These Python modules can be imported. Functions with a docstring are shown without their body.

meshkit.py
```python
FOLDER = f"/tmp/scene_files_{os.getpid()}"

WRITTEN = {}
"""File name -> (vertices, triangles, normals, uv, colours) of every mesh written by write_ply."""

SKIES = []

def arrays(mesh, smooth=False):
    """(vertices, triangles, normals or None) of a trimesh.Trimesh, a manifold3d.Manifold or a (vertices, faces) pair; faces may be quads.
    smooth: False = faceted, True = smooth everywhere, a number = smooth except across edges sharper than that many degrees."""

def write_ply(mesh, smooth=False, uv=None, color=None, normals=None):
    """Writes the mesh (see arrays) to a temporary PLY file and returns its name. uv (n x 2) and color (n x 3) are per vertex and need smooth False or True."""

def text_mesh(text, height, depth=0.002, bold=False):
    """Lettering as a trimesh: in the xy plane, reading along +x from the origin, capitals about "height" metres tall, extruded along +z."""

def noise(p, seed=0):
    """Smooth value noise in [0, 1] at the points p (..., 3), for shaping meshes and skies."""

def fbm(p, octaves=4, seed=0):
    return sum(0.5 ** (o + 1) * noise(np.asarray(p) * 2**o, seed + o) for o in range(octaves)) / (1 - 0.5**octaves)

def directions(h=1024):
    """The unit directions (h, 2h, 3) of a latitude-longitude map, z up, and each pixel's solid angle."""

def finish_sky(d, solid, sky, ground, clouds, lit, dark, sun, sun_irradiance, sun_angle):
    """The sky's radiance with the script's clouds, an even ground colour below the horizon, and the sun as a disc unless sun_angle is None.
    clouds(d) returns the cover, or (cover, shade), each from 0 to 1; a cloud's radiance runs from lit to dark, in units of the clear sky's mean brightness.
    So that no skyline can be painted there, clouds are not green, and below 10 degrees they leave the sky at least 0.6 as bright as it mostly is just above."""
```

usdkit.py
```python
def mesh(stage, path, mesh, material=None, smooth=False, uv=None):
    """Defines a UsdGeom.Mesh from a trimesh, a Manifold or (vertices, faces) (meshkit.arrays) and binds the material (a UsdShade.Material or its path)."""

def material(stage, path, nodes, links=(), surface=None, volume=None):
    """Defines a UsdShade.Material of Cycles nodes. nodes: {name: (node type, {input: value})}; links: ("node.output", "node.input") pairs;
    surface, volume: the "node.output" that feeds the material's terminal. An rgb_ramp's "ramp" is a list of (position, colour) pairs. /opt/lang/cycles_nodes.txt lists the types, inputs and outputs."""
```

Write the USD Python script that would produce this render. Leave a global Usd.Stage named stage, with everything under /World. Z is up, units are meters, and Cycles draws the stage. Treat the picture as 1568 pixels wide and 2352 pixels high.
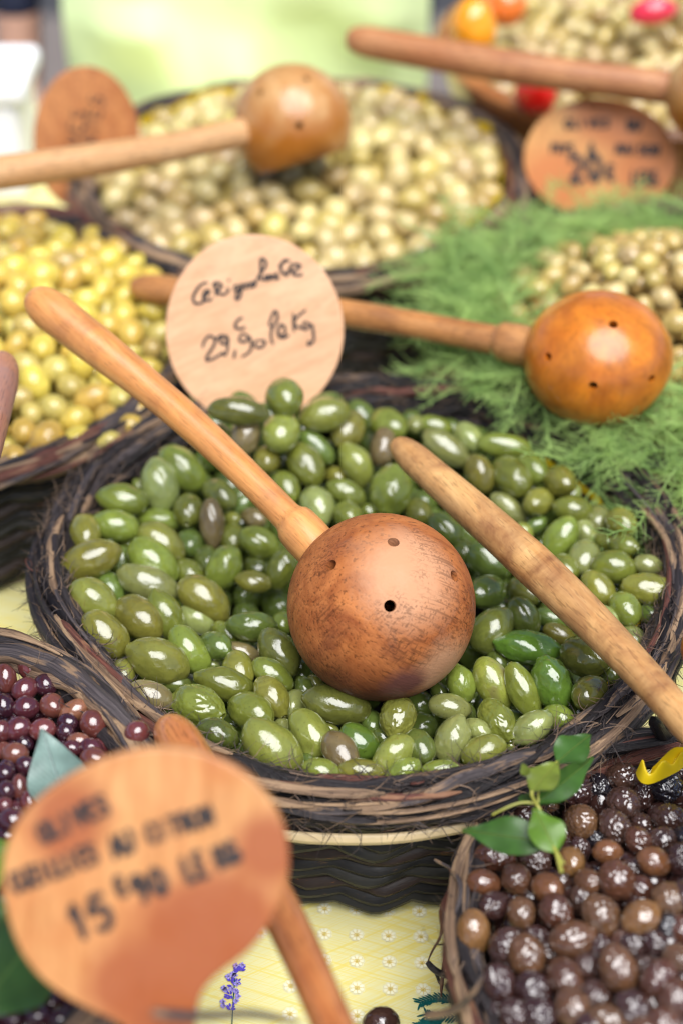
import math, random, re
import numpy as np, trimesh, manifold3d, usdkit, meshkit
from shapely.geometry import Polygon, Point
from pxr import Usd, UsdGeom, UsdLux, UsdShade, Sdf, Gf, Vt

rng = np.random.default_rng(11); random.seed(11)
stage = Usd.Stage.CreateInMemory()
UsdGeom.SetStageUpAxis(stage, 'Z'); UsdGeom.SetStageMetersPerUnit(stage, 1.0)
UsdGeom.Xform.Define(stage, '/World'); stage.SetDefaultPrim(stage.GetPrimAtPath('/World'))
UsdGeom.Scope.Define(stage, '/World/Looks')

# ------------------------------------------------------------------ camera, sky, sun, exposure
CAM_Z, PITCH, FOCAL = 0.737, math.radians(38), 55.0
FP = FOCAL / 24 * 1568
cam = UsdGeom.Camera.Define(stage, '/World/camera')
cam.AddTranslateOp().Set((0, 0, CAM_Z)); cam.AddRotateXOp().Set(90 - 38)
cam.CreateFocalLengthAttr(FOCAL); cam.CreateHorizontalApertureAttr(24.0); cam.CreateVerticalApertureAttr(36.0)
cam.CreateClippingRangeAttr((0.02, 200.0)); cam.CreateFStopAttr(3.1); cam.CreateFocusDistanceAttr(0.865)
cam.CreateExposureAttr(1.95)
SUN = np.array([0.16, -0.42, 1.0]); SUN /= np.linalg.norm(SUN)
sun = UsdLux.DistantLight.Define(stage, '/World/sun')
sun.CreateIntensityAttr(0.4); sun.CreateAngleAttr(56.0); sun.CreateColorAttr((1.0, 0.995, 0.99))
sun.GetPrim().CreateAttribute('inputs:normalize', Sdf.ValueTypeNames.Bool).Set(True)
_d = Gf.Rotation(Gf.Vec3d(0, 0, 1), Gf.Vec3d(*map(float, SUN)))
sun.AddOrientOp(UsdGeom.XformOp.PrecisionDouble).Set(Gf.Quatd(_d.GetQuat()))
skym = usdkit.material(stage, '/World/Looks/sky_look', {
    's': ('sky_texture', {'sky_type': 'single_scattering', 'sun_disc': False, 'air_density': 0.4, 'sun_elevation': float(math.asin(SUN[2])), 'sun_rotation': float(math.atan2(SUN[0], SUN[1]))}),
    'b': ('background_shader', {'strength': 0.05})}, [('s.color', 'b.color')], surface='b.background')
dome = UsdLux.DomeLight.Define(stage, '/World/sky')
UsdShade.MaterialBindingAPI.Apply(dome.GetPrim()).Bind(skym)
dome.GetPrim().SetCustomDataByKey('kind', 'structure')

# ------------------------------------------------------------------ helpers
_c, _s = math.cos(PITCH), math.sin(PITCH)
RIGHT, UP, FWD = np.array([1., 0, 0]), np.array([0, _s, _c]), np.array([0, _c, -_s])
CAM = np.array([0, 0, CAM_Z])
def ray(X, Y):
    return RIGHT * ((X - 784) / FP) - UP * ((Y - 1176) / FP) + FWD
def at(X, Y, d): return CAM + ray(X, Y) * d                     # a point d metres in front of the lens
def px(X, Y, z):                                                 # the point of the plane at height z
    r = ray(X, Y); return CAM + r * ((z - CAM_Z) / r[2])
def onplane(X, Y, o, n):
    r = ray(X, Y); return CAM + r * (np.dot(o - CAM, n) / np.dot(r, n))
def depth(p): return float(np.dot(np.asarray(p) - CAM, FWD))
def unit(v): v = np.asarray(v, float); return v / np.linalg.norm(v)

used = {}
def numbered(parent, name):
    k = (parent, name); used[k] = used.get(k, -1) + 1
    return name if used[k] == 0 else f'{name}_{used[k]:03d}'
def tag(p, label=None, cat=None, group=None, kind=None):
    p = p.GetPrim() if hasattr(p, 'GetPrim') else p
    for k, v in (('label', label), ('category', cat), ('group', group), ('kind', kind)):
        if v: p.SetCustomDataByKey(k, v)
    return p
def thing(name, label, cat, loc=(0, 0, 0), group=None):
    x = UsdGeom.Xform.Define(stage, '/World/' + numbered('/World', name)); x.AddTranslateOp().Set(tuple(map(float, loc)))
    tag(x, label, cat, group); x.GetPrim().loc = None
    LOC[str(x.GetPath())] = np.array(loc, float)
    return str(x.GetPath())
LOC = {}
def obj(name, mesh, mat, parent='/World', smooth=30, uv=None, loc=None):
    """one Mesh prim; vertices are given in world space and stored relative to the thing they belong to"""
    v, f, n = meshkit.arrays(mesh, smooth) if uv is None else (np.asarray(mesh[0], float), np.asarray(mesh[1], int), None)
    path = parent + '/' + numbered(parent, name)
    base = LOC.get(parent, np.zeros(3))
    if parent == '/World' and loc is not None:
        base = np.asarray(loc, float)
    LOC[path] = base
    if uv is not None:
        m = usdkit.mesh(stage, path, (v - base, f), mat, smooth=True, uv=uv)
    else:
        m = usdkit.mesh(stage, path, (v - base, f), mat)
        if n is not None:
            m.CreateNormalsAttr(Vt.Vec3fArray.FromNumpy(n.astype(np.float32))); m.SetNormalsInterpolation('vertex')
    if parent == '/World' and loc is not None:
        m.AddTranslateOp().Set(tuple(map(float, base)))
    return path
def prim(path): return stage.GetPrimAtPath(path)
def join(parts):
    V, F, n = [], [], 0
    for v, f in parts:
        V.append(v); F.append(np.asarray(f) + n); n += len(v)
    return np.vstack(V), np.vstack(F)
def spline(P, n):
    P = np.asarray(P, float)
    if len(P) == 2: t = np.linspace(0, 1, n)[:, None]; return P[0] * (1 - t) + P[1] * t
    from scipy.interpolate import CubicSpline
    s = np.r_[0, np.cumsum(np.linalg.norm(np.diff(P, axis=0), axis=1))]
    return CubicSpline(s, P)(np.linspace(0, s[-1], n))
def tube(P, rad, sides=8, flat=(1, 1), caps=True, up=None, lump=0.0, seed=0):
    """a swept tube with UVs in metres (u around, v along)"""
    P = np.asarray(P, float); n = len(P); rad = np.broadcast_to(rad, (n,)).astype(float)
    T = np.gradient(P, axis=0); T /= np.maximum(np.linalg.norm(T, axis=1, keepdims=True), 1e-12)
    if up is None:
        up = np.array([0, 0, 1.0]) if abs(T[:, 2]).mean() < 0.8 else np.array([1.0, 0, 0])
    N = np.cross(T, up); N /= np.maximum(np.linalg.norm(N, axis=1, keepdims=True), 1e-9)
    B = np.cross(N, T)
    a = np.linspace(0, 2 * np.pi, sides + 1)
    s = np.r_[0, np.cumsum(np.linalg.norm(np.diff(P, axis=0), axis=1))]
    R = np.repeat(rad[:, None], sides + 1, 1)
    if lump:
        q = np.stack([np.repeat(s[:, None], sides + 1, 1) * 60 + seed * 13.1, np.cos(a)[None] * 1.2 + 0 * s[:, None], np.sin(a)[None] * 1.2 + 0 * s[:, None]], -1)
        R = R * (1 + lump * 2 * (meshkit.fbm(q.reshape(-1, 3), 3, seed).reshape(R.shape) - 0.5))
    V = P[:, None] + (N[:, None] * (np.cos(a) * flat[0])[None, :, None] + B[:, None] * (np.sin(a) * flat[1])[None, :, None]) * R[..., None]
    uv = np.stack([np.repeat((a / (2 * np.pi) * 2 * np.pi * rad.mean())[None], n, 0) + seed * 0.37, np.repeat(s[:, None], sides + 1, 1) + seed * 1.7], -1)
    i, j = np.meshgrid(np.arange(n - 1), np.arange(sides), indexing='ij'); k = i * (sides + 1) + j
    F = np.concatenate([np.stack([k, k + 1, k + sides + 2], -1).reshape(-1, 3), np.stack([k, k + sides + 2, k + sides + 1], -1).reshape(-1, 3)])
    V, uv = V.reshape(-1, 3), uv.reshape(-1, 2)
    if caps:
        m = len(V); V = np.vstack([V, P[:1], P[-1:]]); uv = np.vstack([uv, uv[:1], uv[-1:]])
        e = (n - 1) * (sides + 1)
        F = np.vstack([F, [[m, jj + 1, jj] for jj in range(sides)], [[m + 1, e + jj, e + jj + 1] for jj in range(sides)]])
    return V, F[:, ::-1], uv
def lathe(prof, A, axis, segs=48):
    """prof: (distance along axis, radius) pairs, swept about the line from A along axis"""
    prof = np.asarray(prof, float); axis = unit(axis); x = unit(np.cross(axis, [0.31, 0.2, 0.93])); y = np.cross(axis, x)
    a = np.linspace(0, 2 * np.pi, segs, endpoint=False)
    V = (np.asarray(A) + prof[:, 0, None, None] * axis + prof[:, 1, None, None] * (np.cos(a)[:, None] * x + np.sin(a)[:, None] * y)[None]).reshape(-1, 3)
    F = []
    for i in range(len(prof) - 1):
        j = np.arange(segs); k = (j + 1) % segs
        F += [np.stack([i * segs + j, i * segs + k, (i + 1) * segs + k], 1), np.stack([i * segs + j, (i + 1) * segs + k, (i + 1) * segs + j], 1)]
    return V, np.vstack(F)

# ------------------------------------------------------------------ materials
def M(name, nodes, links, surface='p.BSDF'):
    return usdkit.material(stage, '/World/Looks/' + name, nodes, links, surface=surface)
def ramp_stops(*s): return [(p, tuple(c)) for p, c in s]
def mul(c, k): return tuple(min(1, x * k) for x in c)

def olive_mat(name, col, vary=0.25, blush=None, blush_at=0.62, rough=0.16, wrinkle=0.0, speck=0.35, coat=0.6, sss=0.05, film=1.68):
    """waxy skin, mottled, with fine dark specks; every olive takes its own place in the noise and its own tone"""
    blush = blush or mul(col, 0.7)
    nodes = {
        'tc': ('texture_coordinate', {}), 'oi': ('object_info', {}),
        'off': ('combine_xyz', {'z': 0.3}), 'om': ('math', {'math_type': 'multiply', 'value2': 7.3}),
        'mp': ('mapping', {'scale': (1, 1, 1)}),
        'n1': ('noise_texture', {'scale': 70, 'detail': 4, 'roughness': 0.55, 'distortion': 0.6}),
        'r1': ('rgb_ramp', {'ramp': ramp_stops((0.25, mul(col, 0.72)), (0.5, col), (blush_at, mul(col, 1.18)), (0.9, blush))}),
        'n2': ('noise_texture', {'scale': 650, 'detail': 3, 'roughness': 0.7}), 'n3': ('noise_texture', {'scale': 160, 'detail': 5, 'roughness': 0.75, 'distortion': 1.0}), 'r3': ('map_range', {'from_min': 0.64, 'from_max': 0.72, 'to_min': 0, 'to_max': 0.55, 'clamp': True}), 'sc': ('mix_color', {'blend_type': 'mix', 'b': mul(tuple((np.array(col) * [1.1, .55, .8])), 0.7)}),
        'r2': ('rgb_ramp', {'ramp': [(0.0, (1 - speck,) * 3), (0.30, (1 - speck,) * 3), (0.40, (1, 1, 1)), (0.66, (1, 1, 1)), (0.8, (1.0, 1.0, 0.9))]}),
        'mx': ('mix_color', {'blend_type': 'multiply', 'fac': 1.0}),
        'hm': ('map_range', {'from_min': 0, 'from_max': 1, 'to_min': 1 - vary, 'to_max': 1 + vary}),
        'hh': ('map_range', {'from_min': 0, 'from_max': 1, 'to_min': 0.485, 'to_max': 0.515}),
        'hs': ('hsv', {'saturation': 1.0}),
        'nb': ('noise_texture', {'scale': 260 if not wrinkle else 120, 'detail': 4, 'roughness': 0.6, 'distortion': 0.4 + 2 * wrinkle}),
        'bp': ('bump', {'strength': 0.35 + wrinkle, 'distance': 0.0007 + 0.0012 * wrinkle}),
        'nr': ('noise_texture', {'scale': 180, 'detail': 3}),
        'rr': ('map_range', {'from_min': 0.3, 'from_max': 0.7, 'to_min': rough * 0.7, 'to_max': rough * 1.8}),
        'p': ('principled_bsdf', {'ior': 1.4, 'specular_ior_level': 0.15, 'coat_weight': 1.0, 'coat_ior': film, 'coat_roughness': 0.03, 'subsurface_weight': sss, 'subsurface_scale': 0.004, 'subsurface_radius': (1.0, 0.8, 0.3)}),
    }
    links = [('oi.random', 'om.value1'), ('om.value', 'off.x'), ('om.value', 'off.y'), ('tc.object', 'mp.vector'), ('off.vector', 'mp.location'),
             ('mp.vector', 'n1.vector'), ('n1.fac', 'r1.fac'), ('mp.vector', 'n2.vector'), ('mp.vector', 'n3.vector'), ('n3.fac', 'r3.value'), ('r3.result', 'sc.fac'), ('mx.result', 'sc.a'), ('n2.fac', 'r2.fac'), ('r1.color', 'mx.a'), ('r2.color', 'mx.b'),
             ('oi.random', 'hm.value'), ('oi.random', 'hh.value'), ('sc.result', 'hs.color'), ('hm.result', 'hs.value'), ('hh.result', 'hs.hue'), ('hs.color', 'p.base_color'),
             ('mp.vector', 'nb.vector'), ('nb.fac', 'bp.height'), ('bp.normal', 'p.normal'), ('bp.normal', 'p.coat_normal'), ('mp.vector', 'nr.vector'), ('nr.fac', 'rr.value'), ('rr.result', 'p.roughness')]
    return M(name, nodes, links)

def wood_mat(name, light, dark, stain=None, stain_amt=0.0, grain=(28, 28, 3), rough=0.4, pores=0.5, scale=1.0, coat=0.0, crackle=0.0, rot=(0, 0, 0), spots=(), spot_col=(0.4, 0.1, 0.02), bump=0.25, spec=0.5):
    """long grain along the local z after rot; pore flecks, patina patches, optional stains or painted shade with a shape of their own (spots: x, y, z, radius)"""
    nodes = {
        'tc': ('texture_coordinate', {}), 'm0': ('mapping', {'rotation': rot}),
        'mg': ('mapping', {'scale': grain}), 'g': ('noise_texture', {'scale': 4 * scale, 'detail': 5, 'roughness': 0.6, 'distortion': 0.8}),
        'rg': ('rgb_ramp', {'ramp': ramp_stops((0.3, dark), (0.48, tuple((np.array(light) + np.array(dark)) / 2)), (0.68, light))}),
        'mpz': ('mapping', {'scale': (grain[0] * 22, grain[1] * 22, grain[2] * 22)}), 'po': ('noise_texture', {'scale': 1.6 * scale, 'detail': 2, 'roughness': 0.5}),
        'rp': ('rgb_ramp', {'ramp': [(0.0, (1 - pores,) * 3), (0.33, (1 - pores,) * 3), (0.43, (1, 1, 1)), (1, (1, 1, 1))]}),
        'x1': ('mix_color', {'blend_type': 'multiply', 'fac': 1.0}),
        'st': ('noise_texture', {'scale': 22 * scale, 'detail': 5, 'roughness': 0.65, 'distortion': 0.5}),
        'rs': ('map_range', {'from_min': 0.42, 'from_max': 0.68, 'to_min': 0, 'to_max': stain_amt, 'clamp': True}),
        'x2': ('mix_color', {'blend_type': 'mix', 'b': stain or dark}),
        'bp': ('bump', {'strength': bump, 'distance': 0.0006}),
        'fr': ('noise_texture', {'scale': 60 * scale, 'detail': 3}),
        'rr': ('map_range', {'from_min': 0.3, 'from_max': 0.7, 'to_min': rough * 0.75, 'to_max': rough * 1.3}),
        'p': ('principled_bsdf', {'ior': 1.45, 'specular_ior_level': spec, 'coat_weight': coat, 'coat_roughness': 0.12}),
    }
    links = [('tc.object', 'm0.vector'), ('m0.vector', 'mg.vector'), ('mg.vector', 'g.vector'), ('g.fac', 'rg.fac'), ('m0.vector', 'mpz.vector'), ('mpz.vector', 'po.vector'), ('po.fac', 'rp.fac'),
             ('rg.color', 'x1.a'), ('rp.color', 'x1.b'), ('tc.object', 'st.vector'), ('st.fac', 'rs.value'), ('rs.result', 'x2.fac'), ('x1.result', 'x2.a'),
             ('po.fac', 'bp.height'), ('bp.normal', 'p.normal'), ('tc.object', 'fr.vector'), ('fr.fac', 'rr.value'), ('rr.result', 'p.roughness')]
    last = 'x2.result'
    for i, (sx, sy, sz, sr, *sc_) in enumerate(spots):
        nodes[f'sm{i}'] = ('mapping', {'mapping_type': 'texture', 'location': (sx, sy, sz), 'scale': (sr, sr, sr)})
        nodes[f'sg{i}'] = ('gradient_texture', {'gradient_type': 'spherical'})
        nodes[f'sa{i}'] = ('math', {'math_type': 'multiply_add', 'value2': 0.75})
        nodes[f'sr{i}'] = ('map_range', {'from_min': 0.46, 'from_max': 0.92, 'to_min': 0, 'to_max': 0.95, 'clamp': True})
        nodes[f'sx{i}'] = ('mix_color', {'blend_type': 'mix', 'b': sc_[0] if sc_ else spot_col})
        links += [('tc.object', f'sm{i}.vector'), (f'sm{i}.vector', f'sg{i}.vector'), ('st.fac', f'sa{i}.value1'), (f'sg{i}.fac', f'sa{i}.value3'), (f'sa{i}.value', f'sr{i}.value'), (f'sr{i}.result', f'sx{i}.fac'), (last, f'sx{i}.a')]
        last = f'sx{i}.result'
    if crackle:                                     # fine checks across the end grain
        for q, sc in enumerate([(900, 900, 40), (40, 900, 900)]):
            nodes[f'ck{q}'] = ('mapping', {'scale': sc}); nodes[f'cn{q}'] = ('noise_texture', {'scale': 0.9, 'detail': 1})
            links += [('m0.vector', f'ck{q}.vector'), (f'ck{q}.vector', f'cn{q}.vector')]
        nodes['ca'] = ('math', {'math_type': 'minimum'})
        nodes['cr'] = ('map_range', {'from_min': 0.34, 'from_max': 0.46, 'to_min': 1 - crackle, 'to_max': 1, 'clamp': True})
        nodes['cn'] = ('noise_texture', {'scale': 26, 'detail': 3})
        nodes['cm'] = ('map_range', {'from_min': 0.44, 'from_max': 0.56, 'to_min': 0, 'to_max': 1, 'clamp': True})
        nodes['cx'] = ('mix_color', {'blend_type': 'multiply'})
        links += [('cn0.fac', 'ca.value1'), ('cn1.fac', 'ca.value2'), ('ca.value', 'cr.value'), ('tc.object', 'cn.vector'), ('cn.fac', 'cm.value'), ('cm.result', 'cx.fac'), (last, 'cx.a'), ('cr.result', 'cx.b')]
        last = 'cx.result'
    links.append((last, 'p.base_color'))
    return M(name, nodes, links)

def bark_mat(name, c1, c2, c3, patch=0.5, rough=0.55):
    """split vine twigs: long fibres along the UV v axis, patches of pale wood where the bark has gone"""
    nodes = {'tc': ('texture_coordinate', {}), 'm1': ('mapping', {'scale': (900, 14, 1)}), 'n1': ('noise_texture', {'scale': 1, 'detail': 5, 'roughness': 0.7}),
             'r1': ('rgb_ramp', {'ramp': ramp_stops((0.34, c1), (0.56, c2), (0.78, mul(c2, 1.8)))}),
             'm2': ('mapping', {'scale': (140, 22, 1)}), 'n2': ('noise_texture', {'scale': 1, 'detail': 4, 'roughness': 0.6, 'distortion': 0.6}),
             'r2': ('map_range', {'from_min': 1 - patch, 'from_max': 1.06 - patch, 'to_min': 0, 'to_max': 0.9, 'clamp': True}),
             'r3': ('rgb_ramp', {'ramp': ramp_stops((0.3, mul(c3, 0.6)), (0.7, c3))}),
             'x': ('mix_color', {'blend_type': 'mix'}), 'm3': ('mapping', {'scale': (1600, 60, 1)}), 'n3': ('noise_texture', {'scale': 1, 'detail': 4, 'roughness': 0.7}),
             'bp': ('bump', {'strength': 0.8, 'distance': 0.0014}), 'p': ('principled_bsdf', {'roughness': rough, 'specular_ior_level': 0.4})}
    links = [('tc.UV', 'm1.vector'), ('m1.vector', 'n1.vector'), ('n1.fac', 'r1.fac'), ('tc.UV', 'm2.vector'), ('m2.vector', 'n2.vector'), ('n2.fac', 'r2.value'), ('n1.fac', 'r3.fac'),
             ('r2.result', 'x.fac'), ('r1.color', 'x.a'), ('r3.color', 'x.b'), ('x.result', 'p.base_color'), ('tc.UV', 'm3.vector'), ('m3.vector', 'n3.vector'), ('n3.fac', 'bp.height'), ('bp.normal', 'p.normal')]
    return M(name, nodes, links)

def plain_mat(name, col, rough=0.5, var=0.15, scale=60, bump=0.0, spec=0.5, extra=None, translucent=None, dark=None):
    nodes = {'tc': ('texture_coordinate', {}), 'n': ('noise_texture', {'scale': scale, 'detail': 4, 'roughness': 0.6}),
             'r': ('rgb_ramp', {'ramp': ramp_stops((0.3, mul(dark or col, 1 - var)), (0.7, mul(col, 1 + var)))}),
             'bp': ('bump', {'strength': bump, 'distance': 0.001}), 'p': ('principled_bsdf', {'roughness': rough, 'specular_ior_level': spec, **(extra or {})})}
    links = [('tc.object', 'n.vector'), ('n.fac', 'r.fac'), ('r.color', 'p.base_color')]
    if bump: links += [('n.fac', 'bp.height'), ('bp.normal', 'p.normal')]
    if translucent:
        nodes['t'] = ('translucent_bsdf', {'color': translucent}); nodes['mxs'] = ('mix_closure', {'fac': 0.3})
        return M(name, nodes, links + [('p.BSDF', 'mxs.closure1'), ('t.BSDF', 'mxs.closure2')], surface='mxs.closure')
    return M(name, nodes, links)

OL = {
    'g': olive_mat('green_skin', (0.1304, 0.1561, 0.0239), blush=(0.095, 0.112, 0.018)),
    'y': olive_mat('lime_skin', (0.164, 0.1763, 0.0328), blush=(0.14, 0.165, 0.022)),
    'd': olive_mat('dark_green_skin', (0.0781, 0.1056, 0.0202), blush=(0.05, 0.07, 0.014)),
    'o': olive_mat('khaki_skin', (0.1515, 0.1469, 0.0239), blush=(0.085, 0.075, 0.016), blush_at=0.56),
    'b': olive_mat('brown_green_skin', (0.1332, 0.101, 0.0422), blush=(0.065, 0.05, 0.022)),
    'p': olive_mat('pale_green_skin', (0.1883, 0.2112, 0.0625), blush=(0.15, 0.175, 0.04)),
    'e': olive_mat('emerald_skin', (0.0672, 0.1148, 0.0148), blush=(0.05, 0.09, 0.012), wrinkle=0.12),
    'k': olive_mat('spotted_dark_skin', (0.092, 0.098, 0.019), blush=(0.022, 0.024, 0.008), blush_at=0.52),
    'h': olive_mat('half_ripe_skin', (0.170, 0.185, 0.028), blush=(0.12, 0.072, 0.06), blush_at=0.5),
    'Y': olive_mat('yellow_skin', (0.5676, 0.3999, 0.0731), rough=0.2, film=1.5, vary=0.12, blush=(0.56, 0.34, 0.04), sss=0.2),
    'G': olive_mat('yellow_green_skin', (0.4644, 0.3612, 0.0946), rough=0.2, film=1.5, vary=0.12),
    'P': olive_mat('pale_cream_skin', (0.4902, 0.3741, 0.1591), rough=0.2, film=1.5, vary=0.14, blush=(0.46, 0.30, 0.07)),
    'Q': olive_mat('pale_khaki_skin', (0.4386, 0.3225, 0.0989), rough=0.2, film=1.5, vary=0.14, blush=(0.38, 0.24, 0.05)),
    'v': olive_mat('violet_skin', (0.085, 0.020, 0.024), vary=0.4, blush=(0.03, 0.010, 0.014), rough=0.12, coat=0.8, sss=0.05, film=1.8),
    'V': olive_mat('dark_violet_skin', (0.040, 0.011, 0.017), vary=0.35, blush=(0.015, 0.007, 0.01), rough=0.12, coat=0.8, sss=0.03, film=1.8),
    'r': olive_mat('rosy_brown_skin', (0.155, 0.052, 0.033), vary=0.3, blush=(0.08, 0.028, 0.02), rough=0.14, coat=0.8, sss=0.05, film=1.8),
    't': olive_mat('tan_skin', (0.1558, 0.0689, 0.0271), vary=0.2, blush=(0.12, 0.052, 0.024), wrinkle=0.12, sss=0.05, film=1.85),
    'm': olive_mat('brown_skin', (0.0861, 0.0369, 0.0189), vary=0.3, blush=(0.055, 0.024, 0.014), wrinkle=0.16, sss=0.04, film=1.85, rough=0.13),
    'n': olive_mat('dark_brown_skin', (0.046, 0.021, 0.016), vary=0.3, blush=(0.022, 0.011, 0.009), wrinkle=0.22, sss=0.0, film=1.8, rough=0.13),
    'x': olive_mat('black_skin', (0.014, 0.011, 0.014), vary=0.3, blush=(0.008, 0.007, 0.01), wrinkle=0.28, sss=0.0, film=1.75, rough=0.13),
}
BARK = [bark_mat('bark_charcoal', (0.005, 0.0045, 0.006), (0.028, 0.022, 0.023), (0.20, 0.12, 0.065), 0.42),
        bark_mat('bark_grey', (0.012, 0.010, 0.012), (0.075, 0.06, 0.06), (0.30, 0.19, 0.11), 0.5),
        bark_mat('bark_tan', (0.05, 0.03, 0.02), (0.20, 0.125, 0.075), (0.40, 0.26, 0.15), 0.52),
        bark_mat('bark_red', (0.03, 0.012, 0.010), (0.14, 0.048, 0.032), (0.30, 0.15, 0.08), 0.45),
        bark_mat('bark_black', (0.003, 0.0025, 0.003), (0.012, 0.009, 0.009), (0.11, 0.05, 0.02), 0.33, 0.40)]
FIBRE = [plain_mat('fibre_dark', (0.045, 0.033, 0.030), 0.8), plain_mat('fibre_pale', (0.17, 0.11, 0.07), 0.8)]
def rod_mat(name, col, spark):
    n = {'tc': ('texture_coordinate', {}), 'm': ('mapping', {'scale': (260, 60, 1)}), 'n': ('noise_texture', {'scale': 1, 'detail': 5, 'roughness': 0.65}), 'r': ('rgb_ramp', {'ramp': ramp_stops((0.3, mul(col, .6)), (0.62, mul(col, 1.4)), (0.72, spark))}),
         'bp': ('bump', {'strength': 0.5, 'distance': 0.0008}), 'nr': ('map_range', {'from_min': .3, 'from_max': .7, 'to_min': .42, 'to_max': .75}), 'p': ('principled_bsdf', {'specular_ior_level': 0.3})}
    return M(name, n, [('tc.UV', 'm.vector'), ('m.vector', 'n.vector'), ('n.fac', 'r.fac'), ('r.color', 'p.base_color'), ('n.fac', 'bp.height'), ('bp.normal', 'p.normal'), ('n.fac', 'nr.value'), ('nr.result', 'p.roughness')])
ROD = [rod_mat('rod_black', (0.010, 0.009, 0.008), (0.10, 0.055, 0.025)), rod_mat('rod_greenish', (0.016, 0.015, 0.011), (0.08, 0.055, 0.03)), rod_mat('rod_brown', (0.022, 0.013, 0.009), (0.26, 0.09, 0.02))]
PEELED = plain_mat('peeled_willow', (0.62, 0.48, 0.27), 0.5, 0.15, 40)
INK = plain_mat('burnt_ink', (0.018, 0.010, 0.008), 0.6, 0.5, 220)
YEL = plain_mat('yellow_paper', (0.70, 0.50, 0.008), 0.35, 0.08, 40)

# ------------------------------------------------------------------ ground and table
ground = plain_mat('pavement_look', (0.15, 0.125, 0.11), 0.8, 0.15, 6)
asphalt = plain_mat('asphalt_look', (0.035, 0.035, 0.038), 0.85, 0.2, 30)
tag(prim(obj('pavement', trimesh.creation.box([14, 6.65, 0.1], trimesh.transformations.translation_matrix([0, 0.675, -0.80])), ground)), kind='structure')
tag(prim(obj('road', trimesh.creation.box([40, 30, 0.1], trimesh.transformations.translation_matrix([0, 18.75, -0.92])), asphalt)), kind='structure')

def cloth_mat():
    y0, y1 = (0.80, 0.75, 0.38), (0.78, 0.64, 0.12)
    n = {'tc': ('texture_coordinate', {}), 'oi': ('noise_texture', {'scale': 9, 'detail': 3}), 'base': ('rgb_ramp', {'ramp': ramp_stops((0.35, y0), (0.65, mul(y0, 0.93)))})}
    l = [('tc.object', 'oi.vector'), ('oi.fac', 'base.fac')]; last = 'base.color'
    for k, (ang, sc, th) in enumerate([(0.30, (12, 1900, 1), 0.60), (-0.52, (14, 1700, 1), 0.60), (0.35, (9, 380, 1), 0.62), (-0.48, (9, 330, 1), 0.62)]):
        n[f'w{k}'] = ('mapping', {'rotation': (0, 0, ang)}); n[f'm{k}'] = ('mapping', {'scale': sc}); n[f'n{k}'] = ('noise_texture', {'scale': 1.0, 'detail': 2})
        n[f'r{k}'] = ('map_range', {'from_min': th - 0.05, 'from_max': th + 0.04, 'to_min': 0, 'to_max': 0.6, 'clamp': True}); n[f'x{k}'] = ('mix_color', {'blend_type': 'mix', 'b': y1})
        l += [('tc.object', f'w{k}.vector'), (f'w{k}.vector', f'm{k}.vector'), (f'm{k}.vector', f'n{k}.vector'), (f'n{k}.fac', f'r{k}.value'), (f'r{k}.result', f'x{k}.fac'), (last, f'x{k}.a')]; last = f'x{k}.result'
    n['p'] = ('principled_bsdf', {'roughness': 0.32, 'coat_weight': 0.25, 'coat_roughness': 0.2})
    return M('cloth_yellow', n, l + [(last, 'p.base_color')])
TB = (-0.95, 0.95, 0.18, 1.70)
tb = thing('stall_table', 'long wooden stall table under the yellow printed cloth', 'table', (0, 0.95, -0.75))
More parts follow.
